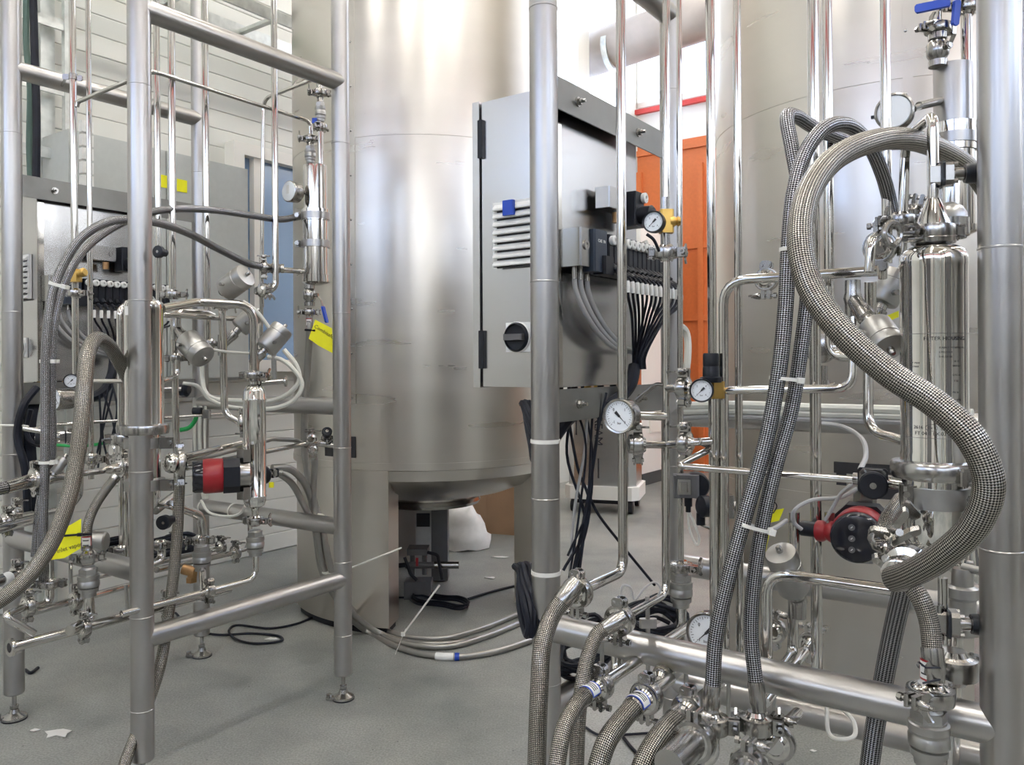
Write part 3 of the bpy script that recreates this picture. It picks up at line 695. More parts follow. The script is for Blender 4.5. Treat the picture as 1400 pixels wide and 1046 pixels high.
def gauge(label, pos, n, r, depth=.03, needle=225, case='cast', stem=None, dialtxt=None, name='pressure_gauge', lab2=None, back=False):
    n = V(n).normalized(); mx = frame(pos, n, UP.cross(n)); sx = V((mx[0][0], mx[1][0], mx[2][0])); sy = n.cross(sx)
    t = T(name, label, 'gauge', pos)
    t.add('case', M().lathe([(r*.8, -depth), (r*.95, -depth*.94), (r*.98, -depth*.8), (r*.98, -.006), (r*1.0, -.006)], pos, n, 40), case)
    bz = t.add('bezel', M().lathe([(r*.97, -.008), (r*1.03, -.008), (r*1.04, -.001), (r*1.0, .003), (r*.90, .002), (r*.88, -.002)], pos, n, 40, caps=False), case if case != 'black' else 'black')
    d = t.add('dial', M().lathe([(r*.9, -.004), (r*.9, -.0022), (.0001, -.0022)], pos, n, 40), 'dial')
    m = M()
    for i in range(28):
        a = math.radians(-45+270*i/27); L = .14 if i % 3 == 0 else .07
        dr = sx*math.cos(a)+sy*math.sin(a); td = n.cross(dr)
        m.box(pos+dr*r*(.80-L/2)-n*.0018, r*L, r*.022, .0004, dr, td, n)
    t.add('scale', m, 'ink', parent=d)
    for i, s_ in enumerate(dialtxt or ('0', '2', '4', '6')):
        a = math.radians(225-90*i); c = pos+sx*math.cos(a)*r*.52+sy*math.sin(a)*r*.52-n*.0016
        t.put('numeral', text_mesh(s_, r*.24, 'ink', .0002), frame(c, n, sx), parent=None)
    t.put('numeral', text_mesh('bar', r*.20, 'ink', .0002), frame(pos-sy*r*.42-n*.0016, n, sx))
    a = math.radians(needle); dr = sx*math.cos(a)+sy*math.sin(a); td = n.cross(dr)
    m = M(); m.prism([pos+td*r*.035-n*.001, pos+dr*r*.68-n*.001, pos-td*r*.035-n*.001], n*.0006)
    m.prism([pos-dr*r*.02+td*r*.07-n*.001, pos-dr*r*.34+td*r*.10-n*.001, pos-dr*r*.34-td*r*.10-n*.001, pos-dr*r*.02-td*r*.07-n*.001], n*.0006)
    m.cyl(pos-n*.0015, pos+n*.0005, r*.07, 12); t.add('needle', m, 'ink')
    if stem is not None: t.add('stem', M().tube(bend([pos-n*depth*.6]+[V(s) for s in stem], .012), .0065, 12), 'polish')
    return t
def slant_valve(label, base, direction, r=.027, L=.075, neck=.045, mt='blast', port=True, name='slant_seat_valve', body_axis=None):
    d = V(direction).normalized(); b = V(base); t = T(name, label, 'valve', b)
    t.add('neck', M().lathe([(.010, 0), (.0135, .004), (.0150, neck*.45), (.0165, neck*.5), (.0165, neck*.72), (.012, neck*.76), (.012, neck)], b, d, 24), 'cast')
    ac = t.add('actuator', M().lathe([(r*.62, neck-.001), (r*.92, neck), (r, neck+.004), (r, neck+L*.68), (r*.965, neck+L*.69), (r*.965, neck+L*.72), (r, neck+L*.73), (r, neck+L*.92), (r*.93, neck+L), (r*.4, neck+L*1.03), (.0001, neck+L*1.03)], b, d, 36), mt)
    t.add('indicator', M().lathe([(.006, 0), (.0065, .003), (.0055, .012), (.004, .014)], b+d*(neck+L*1.02), d, 16), 'cast', parent=ac)
    if body_axis is not None:
        a = V(body_axis).normalized(); t.add('body', M().lathe([(.010, -.034), (.0135, -.033), (.0140, -.01), (.0165, 0), (.0140, .01), (.0135, .033), (.010, .034)], b, a, 24), 'cast')
    if port:
        s = d.cross(UP); s = s.normalized() if s.length > .1 else X
        q = b+d*(neck+L*.3)+s*r*.95; t.add('air_port', M().hexa(q, q+s*.014, .006), 'cast', parent=ac)
    return t
def ball_valve(label, pos, axis, stem_dir, lever_dir, r=.017, L=.06, lever=.085):
    a = V(axis).normalized(); s = V(stem_dir).normalized(); l = V(lever_dir).normalized(); t = T('ball_valve', label, 'valve', pos)
    t.add('body', M().lathe([(r*.7, -L/2), (r*.95, -L/2), (r*.95, -L*.32), (r*.8, -L*.30), (r*1.12, -L*.16), (r*1.15, L*.16), (r*.8, L*.30), (r*.95, L*.32), (r*.95, L/2), (r*.7, L/2)], pos, a, 24), 'cast')
    p = pos+s*(r+.002)
    t.add('stem_nut', M().cyl(pos+s*r*.8, pos+s*(r+.016), .006, 12).hexa(pos+s*(r+.008), pos+s*(r+.014), .009), 'cast')
    q = pos+s*(r+.012); k = q+l*.018+s*.010; wd = l.cross(s)
    lv = t.add('lever', M().box((q+k)/2, (k-q).length+.006, .010, .0025, (k-q).normalized(), wd, (k-q).normalized().cross(wd)).box(k+l*(lever*.25), lever*.5, .010, .0025, l, wd, s), 'cast')
    t.add('lever_grip', M().bbox(k+l*(lever*.62), lever*.72, .016, .008, .004, l, wd, s), 'blue', 'blue plastic grip', parent=lv)
    return t
def check_valve(label, pos, axis, r=.025, L=.075, hexm=True):
    a = V(axis).normalized(); t = T('check_valve', label, 'valve', pos)
    m = M().lathe([(r*.55, -L*.5), (r*.72, -L*.5), (r*.74, -L*.36), (r*.90, -L*.34), (r*.93, -L*.22), (r*.80, -L*.20), (r, -L*.16), (r*1.02, .0), (r*.97, .002), (r*.97, .006), (r*1.02, .008), (r*1.0, L*.22), (r*.86, L*.24), (r*.86, L*.28)], pos, a, 32)
    t.add('body', m, 'blast'); t.add('hex_cap', M().hexa(pos+a*L*.27, pos+a*L*.44, r*.90).lathe([(r*.7, L*.44), (r*.6, L*.5), (r*.4, L*.5)], pos, a, 24), 'blast'); return t
def diaphragm_valve(label, pos, pipe_axis, handle_dir, s=.036, knob=.020, kl=.05, plate=True, mt='cast', round_front=False):
    a = V(pipe_axis).normalized(); h = V(handle_dir).normalized(); w_ = a.cross(h); t = T('diaphragm_valve', label, 'valve', pos)
    t.add('body', M().bbox(pos+h*.002, s*1.05, s*.62, .016, .004, a, w_, h).cyl(pos-a*s*.8, pos+a*s*.8, s*.27, 16), 'cast')
    t.add('gasket', M().bbox(pos+h*.0125, s*1.25, s*1.15, .004, .004, a, w_, h), 'black')
    bn = t.add('bonnet', M().bbox(pos+h*.021, s*1.12, s*1.12, .012, .006, a, w_, h).lathe([(s*.34, .026), (s*.32, .045), (s*.30, .048)], pos, h, 24), 'cast')
    bm = M()
    for i in (-1, 1):
        for j in (-1, 1): bm.hexa(pos+a*(i*s*.42)+w_*(j*s*.42)+h*.027, pos+a*(i*s*.42)+w_*(j*s*.42)+h*.033, .0042)
    t.add('bolts', bm, 'cast', parent=bn)
    k = t.add('handwheel', M().lathe([(knob*.75, .046), (knob*.80, .050), (knob*.82, .046+kl*.55), (knob*1.0, .046+kl*.62), (knob, .046+kl*.92), (knob*.88, .046+kl), (.0001, .046+kl)], pos, h, 28), 'black')
    t.add('screw', M().lathe([(.0055, 0), (.0055, .0015), (.003, .0015), (.003, .0005), (.0001, .0005)], pos+h*(.046+kl), h, 14), 'cast', parent=k)
    return t
def pump(label, pos, n, r=.046, side=None):
    n = V(n).normalized(); mx = frame(pos, n, UP.cross(n)); sx = V((mx[0][0], mx[1][0], mx[2][0])); sy = n.cross(sx); t = T('circulation_pump', label, 'pump', pos)
    f = t.add('display_cap', M().lathe([(r*.995, -.030), (r*1.0, -.006), (r*.94, -.001), (r*.90, 0), (.0001, 0)], pos, n, 48), 'screen')
    for i, dy in enumerate((.45, 0, -.45)):
        t.add('button', M().lathe([(r*.13, 0), (r*.13, .0006), (r*.10, .0006), (r*.10, .0003)], pos+sy*(dy*r)+n*.0002-sx*r*.15, n, 20), 'darkgrey', parent=f)
        t.add('button_mark', M().box(pos+sy*(dy*r)-sx*r*.15+n*.0006, r*.10, r*.03, .0006, (sx+sy).normalized(), (sy-sx).normalized(), n), 'white', parent=f)
    t.add('motor_shell', M().lathe([(r*.98, -.085), (r*1.06, -.080), (r*1.08, -.034), (r*1.02, -.028), (r*.9, -.028)], pos, n, 48), 'red')
    t.add('pump_base', M().bbox(pos-n*.105, r*2.1, r*2.1, .045, r*.45, sx, sy, n), 'black')
    v = t.add('volute', M().lathe([(r*.5, -.165), (r*.8, -.155), (r*.85, -.125), (r*.9, -.12)], pos, n, 32), 'cast')
    for s in (-1, 1): t.add('union_nut', M().hexa(pos-n*.14+sy*(s*r*.8), pos-n*.14+sy*(s*(r*.8+.035)), .022), 'cast', parent=v)
    return t
def text_cyl(t, body, size, c, r, ang, z, mt='ink', align='LEFT'):   # lettering etched round a vertical cylinder
    me = text_mesh(body, size, mt, .0, align)
    for v in me.vertices:
        a = ang+v.co.x/r; v.co = V((c.x+math.cos(a)*(r+.0004), c.y+math.sin(a)*(r+.0004), z+v.co.y))-t.L
    return link('etched_lettering', me, t.o)
def tilt(a, b): return (V(b)-V(a))

def wrap_label(t, pos, axis, r, h, toward, span=1.9, border='red', lines=2):
    L = t.add('paper_label', M().lathe([(r, -h), (r+.0003, -h), (r+.0003, h), (r, h)], pos, axis, 14, -span/2, span/2, e1=toward), 'white')
    if border: t.add('label_border', M().lathe([(r, -h-.003), (r+.0002, -h-.003), (r+.0002, h+.003), (r, h+.003)], pos, axis, 14, -span/2-.14, span/2+.14, e1=toward), border)
    for i in range(lines):
        q = h*(-.45+.9*i/max(1, lines-1)); link('printed_line', M().lathe([(r+.0003, q-h*.10), (r+.0005, q-h*.10), (r+.0005, q+h*.10), (r+.0003, q+h*.10)], pos, axis, 10, -span*.36, span*.3, e1=toward).mesh('ink', t.L), L)
# ============================================================ RIGHT FRAME: pipes
nD1 = -D1; nD2 = -D2
c = P(852, 781, 1.70); e = c-D1*.185
h1 = [e-D1*.050, P(757, 838, 1.50), P(742, 880, 1.46), P(737, 950, 1.43), P(733, 1070, 1.40)]
pipe('polished pipe dropping before the right cabinet to the first hose by the post', [P(848, -60, 1.70), c, e], .0105, clamps=[(e-D1*.004, D1, -UP, dict(R=.031, w=.022))])
hose('braided hose hanging beside the nearest middle post, from the upper pair of clamps', h1, .0165, ends=(.045, 0))
c = P(911, 812, 1.66); e = c-D1*.20
pipe('polished pipe behind the small brass regulator, bending forward to the second hose', [P(911, -60, 1.66), c, e], .0078, clamps=[(e-D1*.004, D1, -UP, dict(R=.029, w=.022))])
h2 = [e-D1*.045, P(818, 866, 1.46), P(803, 900, 1.44), P(793, 960, 1.41), P(787, 1070, 1.38)]
hose('thinner braided hose hanging second from the middle post over the low rail', h2, .0132, ends=(.04, 0))
# check valve line
pipe('thin vertical pipe carrying the sensor valve and check valve behind the hoses', [P(928, -60, 1.85), P(931, 765, 1.85)], .0068)
q = P(931, 806, 1.85)
check_valve('stout grey check valve with hexagonal cap standing behind the low rail near black coil', q, UP, .026, .080)
t = pipe('short wide elbow below the grey check valve behind the low rail', [q-UP*.036, P(932, 868, 1.85), P(905, 880, 1.75), P(893, 885, 1.70)], .0125)
t = T('tri_clamp', 'dark clamp on top of the stout check valve behind the low rail', 'clamp', q+UP*.055); clamp(t, q+UP*.052, UP, nD2, R=.027)
# tall plain verticals
pipe('tall polished pipe left of the pair, standing before the right tank edge', [P(970, -60, 1.88), P(977, 900, 1.88)], .0105)
c5 = P(989, 384, 1.60)
pipe('polished pipe rising then turning right to the large filter housing', [P(991, 905, 1.60), c5, c5+nD2*.285], .0095, rad=.05)
pipe('slim tall polished pipe between the orange gate and the dark twin hoses', [P(1007, -60, 1.62), P(1012, 900, 1.62)], .0078)
pipe('tall polished pipe passing behind the large looping hose, wider of the two', [P(1111, -60, 1.62), P(1117, 925, 1.62)], .0112)
pipe('tall polished pipe beside the wider one, hooking right below the loop hose', [P(1130, -60, 1.55), P(1135, 487, 1.55), P(1180, 489, 1.50)], .0095, rad=.03)
pipe('tall polished pipe just left of the round capped gauge and filter housing', [P(1209, -60, 1.50), P(1213, 360, 1.50)], .0093)
# inlet of the housing
HC = P(1277, 500, 1.31); HX, HY = HC.x, HC.y
def hz(y): return CAMH-(y-HZ+2.9)/FPX*1.31
hp = V((HX, HY, 0))
pipe('polished inlet pipe looping over the top of the large filter housing', [hp+UP*hz(272), hp+UP*hz(158), P(1240, 186, 1.46), P(1237, 216, 1.47), P(1233, 350, 1.47)], .0088, rad=.022)
prof = lambda L: [(r, z) for r, z in L]
hm = M().lathe([(.0512, hz(640)), (.0512, hz(620)), (.0502, hz(617)), (.0502, hz(366)), (.0508, hz(364)), (.0508, hz(352)), (.047, hz(344)), (.036, hz(338)), (.024, hz(336)), (.022, hz(330))], hp, UP, 72)
t = T('filter_housing', 'large mirror polished filter housing etched with lettering, behind the loop hose', 'filter housing', hp+UP*hz(650), m=hm, mt='mirror')
t.add('base_flange', M().lathe([(.050, hz(655)), (.063, hz(653)), (.066, hz(648)), (.066, hz(634)), (.063, hz(630)), (.051, hz(628))], hp, UP, 60), 'cast')
t.add('lower_bowl', M().lathe([(.030, hz(760)), (.040, hz(752)), (.0485, hz(735)), (.0485, hz(655))], hp, UP, 60), 'mirror')
cn = M().lathe([(.026, hz(322)), (.0255, hz(305)), (.010, hz(272))], hp, UP, 36); t.add('inlet_cone', cn, 'polish')
t.add('neck_ring', M().lathe([(.026, hz(336)), (.033, hz(333)), (.034, hz(327)), (.030, hz(322))], hp, UP, 40), 'cast')
t.add('base_latch', M().bbox(hp+V((.016, -.066, hz(641))), .024, .014, .018, .003).bbox(hp+V((.008, -.068, hz(647))), .012, .012, .022, .002), 'cast')
aS = math.atan2(-HY, -HX)
for (s_, sz, yy, off) in (('FILTER HOUSING', .0085, 464, -.010), ('SUBJECT TO APPROVAL', .0040, 476, .012), ('KMG DN 1', .0042, 482, .012), ('0.45 QS 08', .0042, 488, .012), ('CAP  MAX', .0040, 496, -.034), ('MIN MAX', .0040, 501, -.034),
                      ('10  C', .0042, 494, .034), ('50.0 bar', .0042, 500, .032), ('Q 0.2 m', .0040, 512, .032), ('T 50', .0042, 520, .034), ('PN 16', .0040, 535, .032), ('SN 40-2', .0042, 545, .032),
                      ('2616', .0075, 582, -.026), ('Ex', .0070, 582, -.004), ('II 1G IIC', .0042, 580, .014), ('II 2G IIC', .0042, 584, .014), ('FT 04.0 EX.03', .0080, 590, -.024)):
    text_cyl(t, s_, sz, hp, .0502, aS-.10+off/.0502, hz(yy))
for yy in (457, 596): t.add('etched_line', M().lathe([(.0502, hz(yy)-.0003), (.05055, hz(yy)-.0003), (.05055, hz(yy)+.0003), (.0502, hz(yy)+.0003)], hp, UP, 72), 'darkgrey')
ex = M(); A0 = aS-.10+.001/.0502
ring = [hp+V((math.cos(A0+dx/.0502)*.0506, math.sin(A0+dx/.0502)*.0506, hz(582)+dz)) for dx, dz in [(.0085*math.cos(a), .0055*math.sin(a)) for a in [2*PI*i/20 for i in range(21)]]]
ex.tube(ring, .00035, 5); t.add('etched_oval', ex, 'ink')
tb_ = T('support_bracket', 'flat grey strap bracket wrapping the base of the large filter housing', 'bracket', hp+UP*hz(676))
tb_.add('strap', M().lathe([(.0495, hz(692)), (.0525, hz(692)), (.0525, hz(664)), (.0495, hz(664))], hp, UP, 48), 'blast')
tb_.add('arm', M().box(hp+V((.075, .01, hz(678))), .07, .006, .028*1.31, ax=(nD2*1.0), ay=D1), 'blast')
tb_.add('bolt', M().hexa(hp+V((.030, -.050, hz(676))), hp+V((.034, -.078, hz(676))), .007), 'cast')
tb_.add('hinge_lug', M().bbox(hp+V((-.052, -.015, hz(676))), .018, .02, .034, .004).cyl(hp+V((-.06, -.03, hz(672))), hp+V((-.05, .0, hz(672))), .005), 'cast')
# top clamp with a big eye nut
t = T('tri_clamp', 'large clamp with ring-shaped eye nut on top of the filter housing', 'clamp', hp+UP*hz(318))
clamp(t, hp+UP*hz(318), UP, V((-1, .15, 0)), R=.034, w=.024, nut=False)
ec = P(1220, 320, 1.27); ed = (hp+UP*hz(318)-ec).normalized(); ev = UP
em = M(); rg = [ec+ed*(.018*math.cos(a))+ev*(.018*math.sin(a)) for a in [2*PI*i/24 for i in range(25)]]
em.tube(rg, .0048, 8, ends=False); em.cyl(ec+ed*.018, ec+ed*.052, .0058); em.bbox(ec+ed*.034, .03, .016, .010, .003, ed, ev)
t.add('eye_nut', em, 'cast')
t.add('swing_bolt', M().cyl(ec+ed*.03+UP*.010, ec+ed*.068+UP*.010, .0045).cyl(ec+ed*.03-UP*.010, ec+ed*.068-UP*.010, .0045).hexa(ec+ed*.04+UP*.006, ec+ed*.052+UP*.006, .011), 'cast')
# valve between cone and loop
diaphragm_valve('small diaphragm valve with black handle on the inlet pipe above the filter housing', hp+UP*hz(240), UP, V((.9, -.25, 0)), s=.032, knob=.020, kl=.055)
t = T('tri_clamp', 'clamp pair on the thin vertical pipe just behind the eye nut clamp', 'clamp', P(1229, 298, 1.47))
clamp(t, P(1231, 302, 1.47), UP, V((-1, 0, 0)), R=.026); clamp(t, P(1250, 296, 1.50), D1, V((.3, 0, 1)), R=.024)
# sight glass dome behind
t = T('sight_dome', 'rounded pale cap with ring flange behind the filter housing top', 'sight glass', P(1300, 318, 1.42))
t.add('dome', M().lathe([(.030, 0), (.029, .010), (.022, .022), (.010, .029), (.0001, .031)], P(1297, 300, 1.42), UP, 32), 'blast')
t.add('flange', M().lathe([(.026, -.03), (.033, -.03), (.033, 0), (.028, .002)], P(1297, 300, 1.42), UP, 32), 'cast')
# column vessel at the right post
vc = P(1303, 100, 1.85); vb = V((vc.x, vc.y, 0))
def vz(y): return CAMH-(y-HZ+3)/FPX*1.85
def column(vb, vz, yt, label, cd, mirror=False):
    y = lambda k: vz(k)
    m = M().lathe([(.030, y(yt[0])), (.0405, y(yt[0]+2)), (.041, y(yt[0]+5)), (.041, y(yt[1]))], vb, UP, 48)
    t = T('column_vessel', label, 'vessel', vb+UP*y(yt[0]), m=m, mt='satin' if not mirror else 'polish')
    t.add('collar', M().lathe([(.041, y(yt[1])+.002), (.0475, y(yt[1])), (.0475, y(yt[2])), (.043, y(yt[2])-.002)], vb, UP, 48), 'polish')
    t.add('lower_shell', M().lathe([(.044, y(yt[2])+.01), (.044, y(yt[3])), (.0475, y(yt[3])-.001), (.0475, y(yt[4])), (.040, y(yt[4])-.004), (.02, y(yt[4])-.010)], vb, UP, 48), 'polish')
    for q in cd:
        bd_ = t.add('clamp_band', M().lathe([(.0475, y(q)-.012), (.0505, y(q)-.012), (.0505, y(q)+.012), (.0475, y(q)+.012)], vb, UP, 48), 'satin')
        for s in (-.058,): t.add('band_bolt', M().bbox(vb+V((s, -.012, y(q))), .012, .02, .022, .003).cyl(vb+V((s, -.035, y(q))), vb+V((s, .012, y(q))), .005).hexa(vb+V((s, -.036, y(q))), vb+V((s, -.028, y(q))), .0085), 'cast', parent=bd_)
    return t
t = column(vb, vz, (88, 170, 208, 309, 318), 'tall stainless column vessel with banded collar, beside the nearest right post', (192,))
t.add('side_port', M().cyl(vb-D1*.03+nD2*-.02+UP*vz(140), P(1256, 145, 1.80), .0095), 'cast')
gp = P(1223, 153, 1.74)
g = T('level_gauge', 'round gauge with clear capped face on the column vessel at upper right', 'gauge', gp)
g.add('case', M().lathe([(.030, -.026), (.037, -.022), (.0375, -.002), (.040, 0), (.040, .006), (.036, .008), (.0345, .004)], gp, nD1, 44), 'cast')
g.add('clear_cap', M().lathe([(.0345, .004), (.033, .006), (.0001, .007)], gp, nD1, 44), 'dial')
g.add('cap_tab', M().box(gp+nD1*.0085+X*.017, .02, .001, .02, ax=nD2, ay=D1), 'white')
g.add('stem', M().cyl(gp-nD1*.005+nD2*.036, P(1258, 145, 1.80), .007), 'cast')
g.add('lug', M().box(gp-nD2*.042+UP*-.004, .010, .008, .006, nD2, D1), 'black')
nk = P(1282, 70, 1.83)
ball_valve('grey ball valve with blue lever on top of the column vessel at upper right', nk+UP*.002, UP, V((.3, -1, 0)), V((.1, 0, 1)), r=.021, L=.075, lever=.08)
pipe('thin vertical pipe feeding the ball valve on the right column vessel', [P(1281, -60, 1.83), P(1282, 35, 1.83)], .0085, clamps=[(P(1282, 39, 1.83), UP, V((-1, -.3, 0)), dict(R=.029))])
pipe('polished pipe rising from the right column vessel beside the nearest post', [P(1320, -60, 1.84), P(1322, 92, 1.84)], .0122, clamps=[(P(1322, 9, 1.84), UP, V((-1, -.1, 0)), dict(R=.030, w=.024))])
lv = T('valve_lever', 'blue grip lever reaching left at the very top beside the right column vessel', 'lever', P(1278, 7, 1.78))
lv.add('lever_grip', M().bbox(P(1275, 8, 1.78), .080, .018, .010, .004, (P(1300, 3, 1.78)-P(1252, 13, 1.78)).normalized(), UP, D1), 'blue')
lv.add('shank', M().cyl(P(1290, 6, 1.79), P(1318, -6, 1.82), .005), 'cast')
# gauges
gauge('silver pressure gauge with large white dial below the right cabinet', P(846, 569, 1.62), nD1, .0345, .036, -45, 'cast', stem=None, dialtxt=('-1', '0', '1', '3'))
pipe('short horizontal stub joining the large silver gauge to its pipe', [P(873, 568, 1.66), P(911, 569, 1.66)], .0095)
gauge('small black-cased pressure gauge on the brass regulator by the orange gate', P(893, 303, 1.62), V((-.45, -.9, 0)), .0218, .022, 225, 'black')
br = T('regulator', 'brass regulator body holding the small black gauge by the orange gate', 'regulator', P(912, 303, 1.66))
br.add('body', M().bbox(P(911, 303, 1.655), .028, .026, .048, .004), 'brass')
br.add('side_plug', M().lathe([(.011, 0), (.011, .006), (.008, .012), (.011, .014), (.008, .02)], P(917, 303, 1.65), V((1, -.2, 0)), 16), 'brass')
br.add('spigot', M().cyl(P(910, 318, 1.655), P(911, 340, 1.655), .009), 'cast'); br.add('spigot', M().cyl(P(909, 270, 1.655), P(909, 290, 1.655), .009), 'cast')
t = T('tri_clamp', 'clamp below the brass regulator, wing nut pointing at the orange gate', 'clamp', P(912, 346, 1.66)); clamp(t, P(911, 346, 1.66), UP, V((1, -.4, 0)), R=.025, w=.022)
cable('short black hose from the small black-cased gauge down to the clamp', [P(884, 320, 1.60), P(893, 327, 1.60), P(901, 343, 1.62)], .0032)
gauge('small black-cased pressure gauge under the tall black regulator cap', P(959, 534, 1.56), V((-.28, -.95, 0)), .0225, .022, 225, 'black')
rg_ = T('regulator', 'brass regulator with tall black adjusting cap beside the small gauge', 'regulator', P(980, 530, 1.60))
rg_.add('body', M().bbox(P(980, 533, 1.60), .026, .03, .034, .004), 'brass')
rg_.add('adjusting_cap', M().lathe([(.020, 0), (.0215, .002), (.0215, .010), (.016, .012), (.016, .030), (.015, .032), (.0155, .034), (.0155, .055), (.014, .058), (.0001, .058)], P(972, 523, 1.59), UP, 28), 'black')
q1, q2 = P(988, 534, 1.60), P(1150, 532, 1.47)
c7 = P(1166, 531, 1.45)
pipe('horizontal pipe from the black-capped regulator, turning up behind the loop hose', [q1, c7, P(1168, 400, 1.47), P(1169, 385, 1.48)], .0080, rad=.03)
pipe('short pipe below the black-capped regulator standing in front of the tall pair', [P(977, 545, 1.60), P(977, 905, 1.62)], .0098)
t = T('tri_clamp', 'upper silver clamp left of the small gauge, on a short horizontal stub', 'clamp', P(935, 531, 1.62)); clamp(t, P(935, 531, 1.62), nD2, UP, R=.024, w=.022)
t.add('stub', M().cyl(P(912, 531, 1.66), P(929, 531, 1.63), .0085).cyl(P(941, 531, 1.61), P(950, 531, 1.60), .010), 'polish')
t = T('tri_clamp', 'lower silver clamp on the short stub below the small gauge', 'clamp', P(938, 606, 1.62)); clamp(t, P(937, 606, 1.62), nD2, UP, R=.025, w=.020)
t.add('stub', M().cyl(P(912, 608, 1.66), P(932, 607, 1.63), .0085).cyl(P(942, 605, 1.61), P(974, 603, 1.60), .0075), 'polish')
t = T('tri_clamp', 'silver clamp on the stub right under the large silver gauge', 'clamp', P(871, 607, 1.63)); clamp(t, P(872, 608, 1.64), V((1, -.1, 0)), V((.2, 0, 1)), R=.027, w=.020)
t.add('blind_cap', M().lathe([(.020, 0), (.019, .006), (.010, .010), (.0001, .011)], P(864, 607, 1.63), V((-1, 0, 0)), 24), 'cast')
t.add('stub', M().cyl(P(877, 608, 1.64), P(911, 608, 1.66), .0078), 'polish')
pipe('small rod bending from the pipe to the cabinet rail beside the large gauge', [P(870, 548, 1.72), P(897, 525, 1.68), P(908, 527, 1.66)], .0045, 'cast')
# hairpin pipe in front
a = P(976, 612, 1.63); b = P(925, 637, 1.56); d = P(1165, 656, 1.43)
f = P(1207, 660, 1.415); gg = P(1263, 668, 1.34)
pipe('hairpin pipe running right from below the small gauge to the round black valve', [P(955, 603, 1.60), a, b, d], .0068, rad=.012)
pipe('pipe curving down to the swing clamps right of the round black valve', [f, gg, P(1262, 706, 1.34)], .0080, rad=.035)
diaphragm_valve('square diaphragm valve with round black handwheel facing the camera', P(1193, 656, 1.43), nD2, V((-.40, -.92, 0)), s=.040, knob=.0235, kl=.030)
# sensor valve
t = T('sensor_valve', 'square plated valve with black sensor head left of the tall pipes', 'valve', P(940, 665, 1.80))
c = P(940, 664, 1.80); n_ = V((-.15, -.98, 0)).normalized(); s_ = V((.98, -.15, 0))
t.add('flange_plate', M().bbox(P(926, 664, 1.82), .018, .045, .05, .004, s_, n_), 'darkgrey')
t.add('body', M().bbox(c, .050, .035, .050, .006, s_, n_), 'darkgrey')
t.add('cover', M().bbox(c+n_*.020-s_*.008, .030, .004, .034, .0015, s_, n_).bbox(c+n_*.024-s_*.010, .018, .006, .022, .002, s_, n_), 'cast')
t.add('sensor_head', M().lathe([(.026, -.022), (.029, -.016), (.029, .012), (.026, .016), (.0001, .016)], P(952, 663, 1.81), n_, 32), 'black')
t.add('gland', M().cyl(P(941, 680, 1.80), P(941, 692, 1.80), .009).cyl(P(941, 692, 1.80), P(941, 700, 1.80), .006), 'black')
cable('pale looped cable hanging from the square plated sensor valve', [P(941, 698, 1.80), P(943, 725, 1.79), P(953, 745, 1.78), P(956, 740, 1.78), P(948, 712, 1.79), P(937, 690, 1.81)], .0030, 'bluehose')
t = T('rounded_valve', 'dark rounded valve head poking out left of the tall pipe group', 'valve', P(962, 690, 1.78)); c = P(958, 692, 1.76)
t.add('cap', M().lathe([(.020, 0), (.0235, .004), (.0235, .022), (.014, .028), (.0001, .029)], c+X*.02, V((-1, -.3, 0)), 28), 'black'); t.add('lever_tail', M().bbox(c-UP*.028, .018, .014, .026, .003), 'black')
t.add('body', M().cyl(c+X*.01, c+X*.075, .012).bbox(c+X*.06, .02, .03, .05, .004), 'cast')
t.add('drain_spout', M().cyl(c+X*.0-UP*.04, c+X*.03-UP*.052, .004), 'cast')
# bottom gauge behind the hoses
gauge('silver pressure gauge standing upright behind the low rail near the twin hoses', P(965, 866, 1.62), V((-.5, -.85, .08)), .040, .036, 225, 'cast', dialtxt=('-1', '0', '1', '3'))
t = T('gauge_tab', 'small yellow tab with black plug on top of the silver gauge behind rail', 'tab', P(968, 838, 1.64)); t.add('plug', M().bbox(P(970, 838, 1.645), .022, .012, .008, .002), 'black'); t.add('tab', M().box(P(964, 839, 1.645), .010, .010, .006), 'yellow')
# ============================================================ RIGHT FRAME: hoses
big = [P(1372, 300, 1.62), P(1338, 245, 1.55), P(1300, 212, 1.46), P(1245, 191, 1.36), P(1190, 194, 1.27), P(1135, 222, 1.20), P(1102, 272, 1.15), P(1094, 330, 1.12), P(1108, 392, 1.10), P(1150, 452, 1.07),
       P(1215, 510, 1.04), P(1280, 553, 1.01), P(1330, 602, .985), P(1352, 660, .98), P(1335, 715, 1.0), P(1292, 757, 1.04), P(1248, 783, 1.09), P(1222, 792, 1.13)]
hose('very long thick braided hose looping across the front of the filter housing', big, .0182, ends=(0, .0), seg=28, k=14)
A = [P(1243, 196, 1.60), P(1175, 196, 1.56), P(1120, 178, 1.50), P(1086, 158, 1.45), P(1076, 160, 1.42), P(1083, 205, 1.40), P(1093, 260, 1.39), P(1102, 330, 1.37), P(1104, 400, 1.36), P(1096, 470, 1.36), P(1082, 560, 1.37), P(1060, 640, 1.37), P(1042, 720, 1.37), P(1030, 800, 1.37), P(1027, 870, 1.37), P(1034, 938, 1.36)]
B = [P(1222, 300, 1.52), P(1207, 240, 1.48), P(1186, 195, 1.44), P(1158, 171, 1.40), P(1128, 175, 1.37), P(1103, 205, 1.36), P(1086, 260, 1.35), P(1078, 340, 1.35), P(1074, 420, 1.35), P(1066, 500, 1.35), P(1048, 600, 1.36), P(1020, 700, 1.36), P(996, 790, 1.36), P(979, 870, 1.36), P(974, 942, 1.36)]
tA = hose('right of the twin dark hoses, peaked at top and ending behind the low rail clamp', A, .0125, 'braiddk', ends=(0, .045), seg=20)
tB = hose('left of the twin dark hoses, arching over and ending left of its pair', B, .0130, 'braiddk', ends=(0, .045), seg=20)
